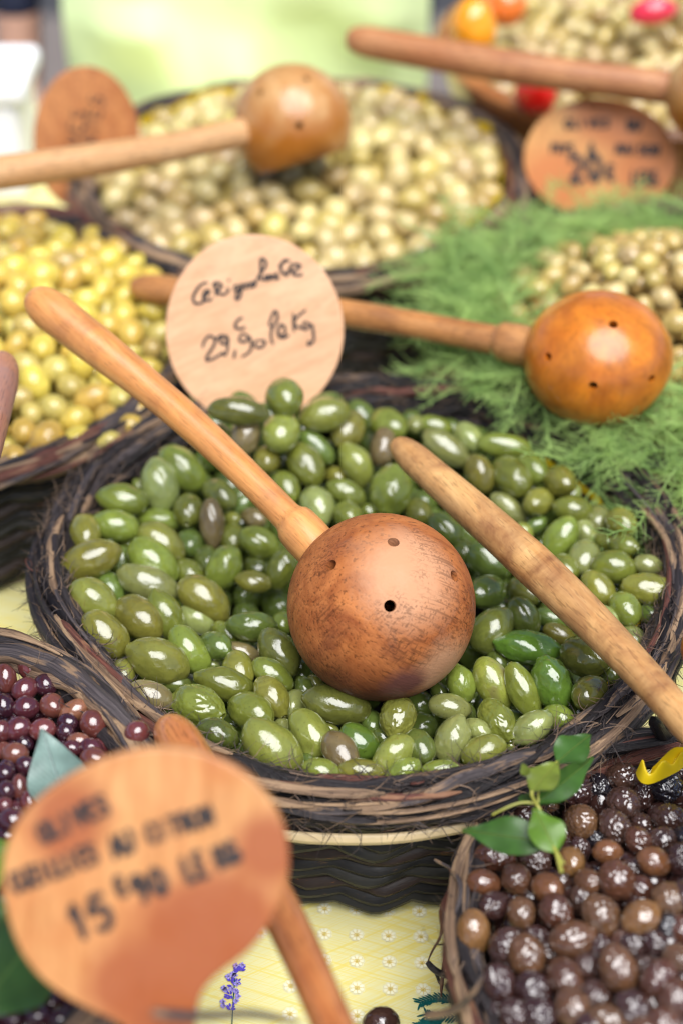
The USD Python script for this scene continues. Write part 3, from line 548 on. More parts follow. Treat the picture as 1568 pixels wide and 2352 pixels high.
def fill(name, c, R, heap, a, b, cols, zonef, group, seed, spacing, taken=(), level=2, keep=None, lump=0.05):
    """olives dropped until no gap is left on the visible top of a heap"""
    r = np.random.default_rng(seed); P = [np.array(t) for t in taken]; n0 = len(P)
    for _ in range(9000):
        q = math.sqrt(r.random()) * R; t = r.uniform(0, 2 * np.pi); x, y = c[0] + q * math.cos(t), c[1] + q * math.sin(t)
        p = np.array([x, y, heap(x, y) + r.uniform(-0.15, 0.15) * b])
        if keep and not keep(p): continue
        w_ = p - CAM; X_, Y_ = 784 + FP * np.dot(w_, RIGHT) / depth(p), 1176 - FP * np.dot(w_, UP) / depth(p)
        if not (-40 < X_ < 1608 and -40 < Y_ < 2390): continue
        if P and np.min(np.linalg.norm(np.array(P) - p, axis=1)) < spacing * b: continue
        P.append(p)
    for i, p in enumerate(P[n0:]):
        nx = (heap(p[0] + .004, p[1]) - heap(p[0] - .004, p[1])) / .008; ny = (heap(p[0], p[1] + .004) - heap(p[0], p[1] - .004)) / .008
        n = unit([-nx, -ny, 1]); ax = r.normal(0, 1, 3); ax = unit(ax - n * np.dot(ax, n) * 0.75); k = r.uniform(0.9, 1.12)
        col = r.choice(list(cols), p=None)
        path = obj(name, olive_mesh(p, ax, a * k * r.uniform(.93, 1.1), b * k, seed * 1000 + i, level, lump, 0.01, False, r.uniform(0, .6)), OL[col], smooth=True, loc=p)
        v = p - CAM; X = 784 + FP * np.dot(v, RIGHT) / depth(p); Y = 1176 - FP * np.dot(v, UP) / depth(p)
        size = 'small' if k < 0.97 else 'plump' if k > 1.05 else 'medium'; st = math.sqrt(max(0, 1 - np.dot(ax, FWD) ** 2))
        lab = f'{size} {COLW[col]} olive {lie(ax, st)} {zonef(X, Y)}'
        tag(prim(path), lab, 'olive', group)
        if -20 < X < 1590 and -20 < Y < 2370: LAB.setdefault((group, lab), []).append((X, Y, path))
    return P
def buried(name, c, R, heap, a, b, col, drop, seed, label, inside=None):
    """the olives under the visible ones: a glimpse in the gaps, not to be counted"""
    r = np.random.default_rng(seed); parts = []; P = []
    for layer in range(2):
        for _ in range(2600):
            q = math.sqrt(r.random()) * R; t = r.uniform(0, 2 * np.pi); x, y = c[0] + q * math.cos(t), c[1] + q * math.sin(t)
            p = np.array([x, y, heap(x, y) - drop - layer * 1.3 * b])
            if p[2] < b * 1.05 or (P and np.min(np.linalg.norm(np.array(P) - p, axis=1)) < 1.75 * b): continue
            P.append(p); parts.append(olive_mesh(p, unit(r.normal(0, 1, 3)), a, b, seed + len(P), 2, 0.05))
    tag(prim(obj(name, join(parts), OL[col], smooth=True, loc=(c[0], c[1], 0))), label, 'olives', kind='stuff')
buried('buried_green_olives', CA, RA - 0.022, lambda x, y: heapA(x, y) + 0.006 * np.clip((math.hypot(x - CA[0], y - CA[1]) - 0.12) / 0.03, 0, 1) * (y < 0.80), 0.0135, 0.0098, 'd', 0.031, 5, 'green olives deeper in the central basket, glimpsed through the gaps')

# --- brown olives, front right
def heapE(x, y): return 0.097 + 0.036 * math.exp(-(((x - 0.185) / 0.10) ** 2 + ((y - 0.46) / 0.085) ** 2))
BR = """705 675 185 135 5 m; 650 795 150 125 10 t; 803 780 145 132 60 m; 890 690 140 122 30 n; 945 820 142 132 20 t; 1050 700 130 132 40 t; 700 900 140 122 -20 n; 825 935 140 128 80 m; 985 930 168 152 60 m; 605 1020 200 152 85 t; 755 1085 172 142 -60 n; 850 1130 192 165 70 m; 1060 1055 215 158 -10 m; 1190 945 192 165 60 m;
1265 785 182 165 60 m; 1110 880 150 125 70 n u; 725 1265 200 145 70 n; 880 1285 165 152 40 n; 1025 1230 168 152 60 m; 1270 1195 222 172 75 m; 1060 1370 182 158 70 m; 910 1400 165 152 30 n; 1165 1320 155 145 50 n u; 1340 1375 180 152 40 n; 1455 1235 192 152 -50 m; 1530 1330 182 152 -60 m; 1375 955 182 152 -30 t; 1440 1080 145 120 50 n u; 1505 870 152 142 30 m;
1505 1000 140 120 20 x u; 1435 700 155 125 25 t; 1220 655 128 112 0 t hole; 1365 605 135 122 50 m; 1255 540 165 142 60 x; 1100 515 155 152 20 m; 1070 370 158 152 40 n; 1185 365 140 110 80 x u; 1295 430 152 142 30 n; 1290 310 142 125 0 n; 1490 345 152 142 90 x; 1505 500 152 135 0 n; 1385 400 132 90 90 n u; 1375 530 110 105 0 n u; 1095 640 112 92 70 x u; 1130 790 120 115 0 m; 1350 730 130 90 20 n u;
1380 830 135 110 60 m u; 1480 600 125 115 30 x; 1560 690 150 120 90 n; 1590 590 120 110 40 x; 950 430 95 80 20 m u; 850 490 132 115 30 n; 1030 570 125 90 90 m u; 1165 590 95 85 0 x u; 1545 1140 135 125 0 m; 1190 1100 145 125 70 n u; 895 1050 130 115 0 n u; 1340 1080 140 120 30 x u; 860 860 85 75 0 x u; 1010 790 110 95 30 n u; 1330 1010 140 120 60 n u; 1230 1430 200 150 20 m; 1480 1450 175 155 30 m; 1300 1060 125 105 0 m u;
1400 1190 120 110 30 n u; 1570 290 120 105 60 n; 960 1120 130 110 40 n u; 1130 1180 140 125 30 n u; 800 1190 120 105 30 n u; 1560 1010 130 120 60 m u; 1580 860 140 130 20 n; 1420 1340 130 120 40 n u; 800 1400 160 140 30 n; 720 1400 130 115 60 n u; 1390 1480 160 140 20 m; 1150 1460 150 140 20 n"""
def zoneE(X, Y):
    if Y < 1930: return 'behind, near the yellow lining' if X > 1420 else 'beside the bay leaves'
    if X < 1190: return 'along the basket edge near rootlets'
    if Y > 2200: return 'in the blurred front' if X < 1400 else 'in the front corner'
    return 'below the bay sprig mid heap' if X < 1400 else 'on the outer side of the heap'
for X, Y, L, W, an, col, fl in tile(1250, 2600, 1.2544, BR):
    if col == 'x' and int(X) % 2: col = 'n'
    if col == 't' and int(Y) % 2: col = 'm'
    put_olive('brown_olive', X, Y, L, W, an, col, heapE, 0.007 if 'u' in fl else 0, (zoneE, 72), 'brown olives overflowing the front right basket', lump=0.05, fine={'t': .035, 'm': .055, 'n': .08, 'x': .10}[col], hole='hole' in fl, asp=1.15, level=4, wr={'t': .04, 'm': .07, 'n': .10, 'x': .11}[col])
buried('buried_brown_olives', CE, RE - 0.02, heapE, 0.0095, 0.008, 'n', 0.014, 6, 'brown olives deeper in the front right basket, glimpsed through gaps')
pO = px((1250 + 180 / 1.2544) / 1.5944, 2352, 0.009)
tag(prim(obj('brown_olive', olive_mesh(pO, [1, .3, 0], 0.0105, 0.009, 77, 3, 0.05, 0.05), OL['n'], smooth=True, loc=pO)), 'lone dark olive lying on the yellow tablecloth', 'olive')

# --- violet olives, left
def heapD(x, y): return 0.137 + 0.020 * math.exp(-(((x + 0.25) / 0.10) ** 2 + ((y - 0.48) / 0.10) ** 2))
VI = [(0, 1800, """40 720 132 95 10 v; 140 800 125 112 80 v; 25 860 132 98 80 r; 115 910 118 102 -30 v; 210 890 108 98 30 V; 240 985 115 110 20 r; 340 1010 142 102 -30 r; 430 1070 132 122 60 r; 20 985 112 92 60 V; 120 995 118 106 0 v; 80 1090 126 102 -20 v; 195 1095 122 102 -10 v; 300 1105 88 82 0 V; 70 1205 118 97 0 r; 10 1100 95 82 80 v; 70 790 80 70 0 v u; 75 1030 80 65 0 V u; 365 1150 110 80 10 r; 290 1190 110 90 30 V u; 420 1180 110 90 20 v; 30 1270 80 70 0 V; 110 1160 90 80 20 V u; 210 1190 100 80 0 V u; 330 1080 80 80 0 V u"""),
      (0, 2600, """20 290 102 97 20 V; 30 370 92 87 30 V; 95 365 132 82 80 r; 20 440 80 75 0 v; 140 435 122 92 80 v; 60 510 132 112 10 V; 70 460 95 85 20 v u; 430 225 132 112 0 r; 455 180 100 92 20 v u; 160 1340 115 102 40 V; 170 1400 125 112 20 V; 280 1420 115 95 0 V; 60 1420 80 75 0 V; 340 1370 100 80 -10 V; 310 60 95 85 0 V; 20 190 90 80 40 r u; 120 260 100 90 30 V; 110 440 110 90 60 V u; 330 180 95 85 0 v; 390 300 110 90 20 V; 230 1340 100 90 20 V u; 400 1420 100 90 30 V u; 90 1350 90 80 0 V u""")]
def zoneD(X, Y): return 'beside the inner rim' if X > 130 and Y < 1700 else 'below the front price paddle' if Y > 2100 else 'above the bluish bay leaf' if Y < 1680 else 'left of the bluish bay leaf' if X < 80 else 'between bluish bay leaf and paddle'
tk = []
for x0, y0, rows in VI:
    for X, Y, L, W, an, col, fl in tile(x0, y0, 1.2544, rows):
        put_olive('violet_olive', X, Y, L, W, an, col, heapD, 0.006 if 'u' in fl else 0, (zoneD, 52), 'small violet olives in the left front basket', lump=0.035, asp=1.12)
X, Y = 630 / 2., 1630.7 + 105 / 2
tk = [o[3] for o in OLIVES['violet_olive']]
p = px(X, Y, 0.146); tag(prim(obj('violet_olive', olive_mesh(p, [.8, .3, .2], 0.0068, 0.0064, 78, 3, 0.03), OL['v'], smooth=True, loc=p)), 'lone violet olive lodged on the rim beside the ladle handle end', 'olive')
buried('buried_violet_olives', CD, RD - 0.016, heapD, 0.0075, 0.0065, 'V', 0.010, 8, 'violet olives deeper in the left front basket, glimpsed through gaps')

# --- yellow olives, left
def heapC(x, y): return 0.118 + 0.040 * math.exp(-(((x + 0.30) / 0.12) ** 2 + ((y - 1.03) / 0.11) ** 2))
YE = """75 455 130 95 -60 Y; 195 465 130 120 80 Y; 255 570 140 130 0 G; 320 645 122 110 30 G; 130 370 140 110 20 G; 425 700 172 122 -25 Y; 350 800 152 130 -20 Y; 490 785 112 110 0 Y hole; 245 745 135 122 20 G; 215 890 180 150 -65 Y; 365 900 156 142 -30 Y; 500 905 130 110 -20 G; 600 830 150 112 10 Y; 60 980 152 130 20 Y; 110 850 125 112 60 Y; 145 770 110 92 50 G; 160 630 170 130 65 Y; 600 400 140 122 70 Y; 700 300 132 92 10 Y; 700 470 102 92 60 G; 690 560 132 92 20 Y; 330 500 112 110 0 Y u; 65 100 150 122 -30 Y; 190 140 172 140 -20 Y; 60 260 140 122 40 Y; 380 450 110 95 50 Y u; 545 700 120 105 30 G; 640 760 110 95 40 Y; 770 640 110 95 70 G"""
def zoneC(X, Y): return 'by the front rim' if Y > 940 else 'left of the long handle' if X < 85 + (Y - 680) * 0.9 else 'between the long handle and the beech disc' if Y > 760 else 'at the back of its basket'
for X, Y, L, W, an, col, fl in tile(0, 900, 1.2544, YE):
    put_olive('yellow_olive', X, Y, L, W, an, col, heapC, 0.008 if 'u' in fl else 0, (zoneC, 58), 'yellow olives in the left basket', lump=0.04, hole='hole' in fl, asp=1.2)
tk = [o[3] for o in OLIVES['yellow_olive']]
fill('yellow_olive', CC, RC - 0.018, heapC, 0.0122, 0.0094, 'YYYG', zoneC, 'yellow olives in the left basket', 21, 1.95, tk, keep=lambda p: p[0] > -0.40)
buried('buried_yellow_olives', CC, RC - 0.022, heapC, 0.0115, 0.0092, 'G', 0.014, 9, 'yellow olives deeper in the left basket, glimpsed through gaps')

# --- pale olives, back
def heapB(x, y): return 0.122 + 0.022 * math.exp(-(((x + 0.02) / 0.13) ** 2 + ((y - 1.29) / 0.12) ** 2))
def zoneB(X, Y):
    if X < 520: return 'below the golden ladle handle' if Y > 370 else 'above the golden ladle handle'
    if X > 900: return 'by the right rim' if X > 1040 else 'right of the golden ball'
    return 'below the golden ball' if Y < 540 else 'near the front rim above the disc'
fill('pale_olive', CB, RB - 0.018, heapB, 0.0140, 0.0112, 'PPPQ', zoneB, 'pale olives in the back basket', 31, 1.92)
buried('buried_pale_olives', CB, RB - 0.022, heapB, 0.013, 0.011, 'Q', 0.016, 10, 'pale olives deeper in the back basket, glimpsed through gaps')
# --- olives among the fennel
CP = (0.245, 1.005)
def heapF(x, y): return 0.118 + 0.058 * math.exp(-(((x - 0.250) / 0.095) ** 2 + ((y - 1.03) / 0.09) ** 2))
def zoneF(X, Y): return 'right of the glossy ball' if X > 1500 else 'above the glossy ball near fennel' if X < 1400 else 'on top of the pile'
fill('khaki_olive', (0.252, 1.010), 0.136, heapF, 0.0105, 0.0084, 'QQP', zoneF, 'khaki olives piled inside the fennel', 41, 1.95, keep=lambda p: p[0] < 0.34)
buried('buried_khaki_olives', (0.252, 1.010), 0.130, heapF, 0.010, 0.0082, 'Q', 0.012, 12, 'khaki olives deeper in the fennel basket, glimpsed through gaps')

# --- wooden bowl with olives and peppers, top right
CG = (0.318, 1.500)
WB = wood_mat('bowl_wood', (0.42, 0.17, 0.05), (0.24, 0.08, 0.02), grain=(6, 6, 22), rough=0.3, coat=0.3)
bw = thing('wooden_bowl', 'shallow orange wooden bowl of olives and peppers at top right', 'bowl', (*CG, 0))
prof = [(0.0, 0.001), (0.0, 0.11), (0.04, 0.170), (0.10, 0.208), (0.140, 0.224), (0.148, 0.226), (0.153, 0.220), (0.152, 0.211), (0.11, 0.196), (0.05, 0.155), (0.02, 0.10), (0.018, 0.001)]
obj('bowl_body', lathe(prof, [*CG, 0.004], [0, 0, 1], 96), WB, bw)
def heapG(x, y): return 0.138 + 0.055 * math.exp(-(((x - 0.36) / 0.13) ** 2 + ((y - 1.53) / 0.13) ** 2))
def zoneG(X, Y): return 'above the bowl handle' if Y < 100 + (X - 1100) * 0.16 else 'below the bowl handle'
fill('cream_olive', CG, 0.195, heapG, 0.0135, 0.0105, 'PPQ', zoneG, 'cream olives in the wooden bowl', 51, 1.95, keep=lambda p: p[0] < 0.47)
buried('buried_cream_olives', CG, 0.185, heapG, 0.0125, 0.0102, 'Q', 0.015, 14, 'cream olives deeper in the wooden bowl, glimpsed through gaps')
def pepper(name, X, Y, z, L, W, axis, col, label, cat='pepper'):
    m = plain_mat(name + '_skin', col, 0.12, 0.12, 40, extra={'coat_weight': 0.6, 'coat_roughness': 0.05})
    p = px(X, Y, z); t = thing(name, label, cat, p); d = depth(p); b = W / 2 / FP * d; a = L / 2 / FP * d
    obj('flesh', olive_mesh(p, axis, a, b, 9, 3, 0.10, 0.02, False, 0.5), m, t, smooth=True)
    e = p - unit(axis) * a * 0.97
    v, f, uv = tube(spline([e, e - unit(axis) * 0.006, e - unit(axis) * 0.012 + np.array([0.003, 0, 0.004])], 8), [0.0022, .0018, .0016, .0015, .0015, .0015, .0014, .001], 7)
    obj('stalk', (v, f), plain_mat(name + '_stalk', (0.12, 0.16, 0.03), 0.5), t, uv=uv)
pepper('red_pepper', 1231, 208, 0.172, 118, 96, [0.25, 0.2, -1], (0.62, 0.010, 0.008), 'glossy red pepper on the near edge of the wooden bowl')
pepper('yellow_pepper', 1086, 62, 0.188, 130, 104, [0.1, -0.2, -1], (0.80, 0.30, 0.01), 'orange yellow pepper at the left edge of the wooden bowl')
pepper('orange_pepper', 1160, 12, 0.19, 100, 90, [1, 0.2, 0], (0.72, 0.16, 0.02), 'orange pepper behind the yellow one in the wooden bowl')
pepper('pink_pepper', 1500, 24, 0.205, 110, 62, [1, 0.1, 0.1], (0.66, 0.03, 0.06), 'reddish pink pepper high in the wooden bowl at top right')

# ------------------------------------------------------------------ ladles
def ladle(label, C, r, E, w_neck, w_mid, w_end, holes, ballm, handm, mouth=(0.3, -0.4, -1), ring=False, collar=True, squash=1.0, cap=0.62):
    """a turned olive ladle: hollow pierced ball with an open mouth, and a long swelling handle"""
    C, E = np.asarray(C, float), np.asarray(E, float); ax = unit(E - C); L = np.linalg.norm(E - C)
    t = thing('wooden_ladle', label, 'ladle', C, 'wooden olive ladles')
    b = manifold3d.Manifold.sphere(r, 112) - manifold3d.Manifold.sphere(r * 0.86, 64)
    for h in holes:
        h = unit(h); q = trimesh.geometry.align_vectors([0, 0, 1], h)
        cy = manifold3d.Manifold.cylinder(r * 0.4, r * 0.058, r * 0.064, 20).translate([0, 0, r * 0.75]).transform(q[:3])
        b = b - cy
    mo = unit(mouth); q = trimesh.geometry.align_vectors([0, 0, 1], mo)
    cut = manifold3d.Manifold.cube([4 * r, 4 * r, r], True).translate([0, 0, r * cap + r * 0.5]).transform(q[:3])
    b = b - cut
    v, f, _ = meshkit.arrays(b); obj('ball', trimesh.Trimesh(v * [1, 1, squash] + C, f, process=False), ballm, t, smooth=35)
    s = r * 0.93; p = []
    if collar:
        p += [(s, 0.0), (s, w_neck * 0.70), (s + 0.012, w_neck * 0.72), (s + 0.020, w_neck * 0.70), (s + 0.0235, w_neck * 0.66), (s + 0.026, w_neck * 0.56), (s + 0.029, w_neck * 0.5)]
    else: p += [(s, 0.0), (s, w_neck * 0.5)]
    if ring: p += [(s + 0.018, w_neck * 0.46), (s + 0.021, w_neck * 0.44), (s + 0.0225, w_neck * 0.53)]
    for q_ in np.linspace(0.11, 0.90, 22):
        x = s + 0.016 + (L - s - 0.016) * q_
        p.append((x, 0.5 * np.interp(q_, [0, 0.15, 0.55, 0.9], [w_neck, w_neck * 0.98, w_mid, w_end]) * (1 + 0.012 * math.sin(q_ * 19))))
    for q_ in np.linspace(0, 1, 9)[1:]:
        p.append((s + 0.016 + (L - s - 0.016) * 0.90 + ((L - s - 0.016) * 0.10) * math.sin(q_ * math.pi / 2), 0.5 * w_end * math.cos(q_ * math.pi / 2) ** 0.6 if q_ < 1 else 0.0))
    v, f = lathe(p, C, ax, 40)
    bow = unit(np.cross(ax, [0, 0, 1.0])); sl = np.clip(((v - C) @ ax - s) / (L - s), 0, 1); v = v + bow * (0.006 * np.sin(sl * np.pi * 1.2))[:, None] * (1 if collar else -1)
    obj('handle', (v, f), handm, t, smooth=40)
    return t
def rot_for(axis):                       # Euler angles that turn axis onto the local z of the grain
    R_ = trimesh.geometry.align_vectors(unit(axis), [0, 0, 1])
    return tuple(map(float, trimesh.transformations.euler_from_matrix(R_, 'sxyz')))
def hole_dirs(C, r, pts):
    out = []
    for X, Y in pts:
        d = unit(ray(X, Y)); o = CAM - C; bq = np.dot(o, d); disc = bq * bq - (np.dot(o, o) - r * r)
        if disc > 0: out.append(unit(CAM + d * (-bq - math.sqrt(disc)) - C))
    return out
# the central ladle
C1 = px(875, 1394, 0.155); r1 = 216 / FP * depth(C1); E1 = px(82, 672, 0.245)
ax1 = E1 - C1
m1 = wood_mat('ball_red_brown', (0.47, 0.165, 0.048), (0.24, 0.066, 0.017), stain=(0.15, 0.040, 0.018), stain_amt=0.65, grain=(14, 14, 3.4), rough=0.55, spec=0.25, bump=0.5, pores=0.5, crackle=0.4, rot=rot_for([0.75, 0.2, -0.6]), scale=1.2, spots=[(0.012, -0.025, 0.05, 0.042), (-0.005, -0.040, -0.060, 0.085, (0.085, 0.026, 0.012)), (0.035, -0.042, -0.012, 0.030, (0.40, 0.21, 0.11)), (0.012, -0.05, -0.012, 0.018, (0.12, 0.045, 0.035))], spot_col=(0.50, 0.25, 0.13))  # big dark spot low on the ball: brown patina plus contact shade painted in
m1h = wood_mat('handle_orange', (0.66, 0.31, 0.10), (0.50, 0.185, 0.042), stain=(0.22, 0.075, 0.035), stain_amt=0.5, grain=(26, 26, 2), rough=0.38, pores=0.25, rot=rot_for(ax1), coat=0.15)
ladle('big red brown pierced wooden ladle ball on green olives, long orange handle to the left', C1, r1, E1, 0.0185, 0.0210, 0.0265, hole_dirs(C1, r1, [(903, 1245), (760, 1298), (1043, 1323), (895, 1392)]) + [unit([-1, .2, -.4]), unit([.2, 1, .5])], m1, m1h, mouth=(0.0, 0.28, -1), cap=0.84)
# the pale handle at right
E2 = px(918, 1012, 0.172); T2 = px(1568, 1668, 0.160); C2 = E2 + (T2 - E2) * 1.32
m2h = wood_mat('handle_ochre', (0.60, 0.355, 0.140), (0.46, 0.215, 0.065), stain=(0.17, 0.060, 0.022), stain_amt=0.95, grain=(22, 22, 3), rough=0.45, pores=0.35, rot=rot_for(E2 - C2))
ladle('wooden ladle with pale ochre handle crossing the right of the central basket', C2, 0.045, E2, 0.0185, 0.0250, 0.0205, [unit([-.3, -.6, .7]), unit([.4, -.3, .8])], wood_mat('ball_ochre', (0.5, 0.27, 0.09), (0.33, 0.14, 0.04)), m2h)
# back ladle
C3 = px(672, 284, 0.190); r3 = 136 / FP * depth(C3); E3 = px(-150, 420, 0.215)
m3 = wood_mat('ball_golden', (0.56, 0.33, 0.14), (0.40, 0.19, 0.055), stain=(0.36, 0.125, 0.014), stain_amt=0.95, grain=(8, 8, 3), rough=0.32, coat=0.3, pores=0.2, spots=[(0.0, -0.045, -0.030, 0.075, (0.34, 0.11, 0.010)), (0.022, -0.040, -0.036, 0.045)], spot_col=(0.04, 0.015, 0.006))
m3h = wood_mat('handle_pale', (0.58, 0.34, 0.16), (0.44, 0.22, 0.08), rough=0.5, rot=rot_for(E3 - C3))
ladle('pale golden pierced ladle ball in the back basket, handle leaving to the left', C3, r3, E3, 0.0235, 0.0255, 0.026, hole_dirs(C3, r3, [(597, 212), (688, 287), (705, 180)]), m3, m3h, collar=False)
# right ladle on the fennel
C4 = px(1372, 822, 0.172); r4 = 171 / FP * depth(C4); E4 = px(308, 652, 0.142)
m4 = wood_mat('ball_glossy_orange', (0.64, 0.215, 0.018), (0.44, 0.115, 0.010), stain=(0.10, 0.025, 0.008), stain_amt=0.6, grain=(8, 8, 3), rough=0.3, coat=0.3, pores=0.2)
m4h = wood_mat('handle_honey', (0.52, 0.25, 0.085), (0.37, 0.14, 0.035), stain=(0.10, 0.035, 0.02), stain_amt=0.5, rough=0.35, rot=rot_for(E4 - C4), coat=0.2)
ladle('glossy orange pierced ladle ball on the fennel, handle passing behind the beech disc', C4, r4, E4, 0.0200, 0.0200, 0.0235, hole_dirs(C4, r4, [(1258, 812), (1410, 728), (1362, 882), (1497, 867)]), m4, m4h, mouth=(0.75, 0.1, -0.7), ring=True, squash=0.88)
# handle behind the front paddle
E5 = px(398, 1655, 0.152); T5 = at(742, 2360, 0.640); C5 = E5 + (T5 - E5) * 1.42
m5h = wood_mat('handle_amber', (0.48, 0.19, 0.06), (0.36, 0.11, 0.03), stain=(0.30, 0.07, 0.016), stain_amt=0.8, rough=0.25, rot=rot_for(E5 - C5), coat=0.4)
ladle('wooden ladle whose amber handle runs behind the front price paddle', C5, 0.042, E5, 0.0175, 0.0190, 0.0240, [unit([0, .2, 1])], m4, m5h)
# top right
E6 = px(792, 90, 0.215); T6 = px(1640, 215, 0.215); C6 = T6
m6h = wood_mat('handle_brown', (0.50, 0.24, 0.10), (0.34, 0.12, 0.04), stain=(0.2, 0.06, 0.03), stain_amt=0.5, rough=0.45, rot=rot_for(E6 - C6))
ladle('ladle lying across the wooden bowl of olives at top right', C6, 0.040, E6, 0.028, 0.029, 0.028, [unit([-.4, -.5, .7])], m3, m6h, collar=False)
# left edge
E7 = px(22, 824, 0.215); C7 = px(-440, 1990, 0.235)
m7h = wood_mat('handle_dull', (0.42, 0.20, 0.12), (0.30, 0.11, 0.06), stain=(0.24, 0.15, 0.14), stain_amt=0.7, rough=0.45, rot=rot_for(E7 - C7))
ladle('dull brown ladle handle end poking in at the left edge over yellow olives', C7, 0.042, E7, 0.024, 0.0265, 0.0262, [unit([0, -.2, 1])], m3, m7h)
# right edge
C8 = px(1640, 1490, 0.150)
ladle('orange ladle ball just cut by the right edge beside the rim', C8, 76 / FP * depth(C8), C8 + np.array([0.2, 0.1, 0.05]), 0.018, 0.02, 0.022, [unit([-.6, -.5, .5])], m4, m2h)

# ------------------------------------------------------------------ price paddles
def plate_mesh(out, o, ex, ey, n, th=0.0075, bev=0.0014):
    """an outline in the plate's own plane (metres) given thickness and eased edges"""
    out = np.asarray(out, float)
    if np.sum(out[:, 0] * np.roll(out[:, 1], -1) - np.roll(out[:, 0], -1) * out[:, 1]) < 0: out = out[::-1]
    tg = np.roll(out, -1, 0) - np.roll(out, 1, 0); nr = np.stack([tg[:, 1], -tg[:, 0]], 1); nr /= np.linalg.norm(nr, axis=1, keepdims=True)
    k = len(out); rings = [(bev, th / 2), (bev * 0.3, th / 2 - bev * 0.3), (0, th / 2 - bev), (0, -th / 2 + bev), (bev * .3, -th / 2 + bev * .3), (bev, -th / 2)]
    V = [o + (out - nr * i_)[:, :1] * ex + (out - nr * i_)[:, 1:] * ey + n * h for i_, h in rings]
    V = np.vstack(V + [[o + out[:, 0].mean() * ex + out[:, 1].mean() * ey + n * th / 2], [o + out[:, 0].mean() * ex + out[:, 1].mean() * ey - n * th / 2]])
    F = []
    a = np.arange(k); b = (a + 1) % k
    for r_ in range(5): F += [np.stack([r_ * k + a, (r_ + 1) * k + b, r_ * k + b], 1), np.stack([r_ * k + a, (r_ + 1) * k + a, (r_ + 1) * k + b], 1)]
    F += [np.stack([np.full(k, 6 * k), a, b], 1), np.stack([np.full(k, 6 * k + 1), 5 * k + b, 5 * k + a], 1)]
    return V, np.vstack(F)
def ribbon(P, n, w):
    """a pen stroke: a flat band w metres wide lying on the plate"""
    P = np.asarray(P, float)
    if len(P) > 2: P = spline(P, max(10, 5 * len(P)))
    else: P = spline(P, 6)
    T = np.gradient(P, axis=0); T /= np.maximum(np.linalg.norm(T, axis=1, keepdims=True), 1e-12); S = np.cross(n, T)
    ww = w * (0.85 + 0.3 * np.sin(np.linspace(0, 3.0, len(P))))[:, None] / 2
    rows = [P - S * ww, P - S * ww * 0.6 + n * 0.00022, P + S * ww * 0.6 + n * 0.00022, P + S * ww]
    V = np.stack(rows, 1).reshape(-1, 3); F = []
    for i_ in range(len(P) - 1):
        for j_ in range(3):
            q = i_ * 4 + j_; F += [[q, q + 4, q + 5], [q, q + 5, q + 1]]
    # round ends
    for e, sg in ((0, -1), (len(P) - 1, 1)):
        c = len(V); ph = np.linspace(-math.pi / 2, math.pi / 2, 6)
        arc = P[e] + S[e] * (np.sin(ph) * ww[e])[:, None] + T[e] * sg * (np.cos(ph) * ww[e])[:, None] + n * 0.00010
        V = np.vstack([V, P[e][None] + n * 0.00012, arc]); F += [[c, c + 1 + q, c + 2 + q] for q in range(5)]
    return V, np.array(F)
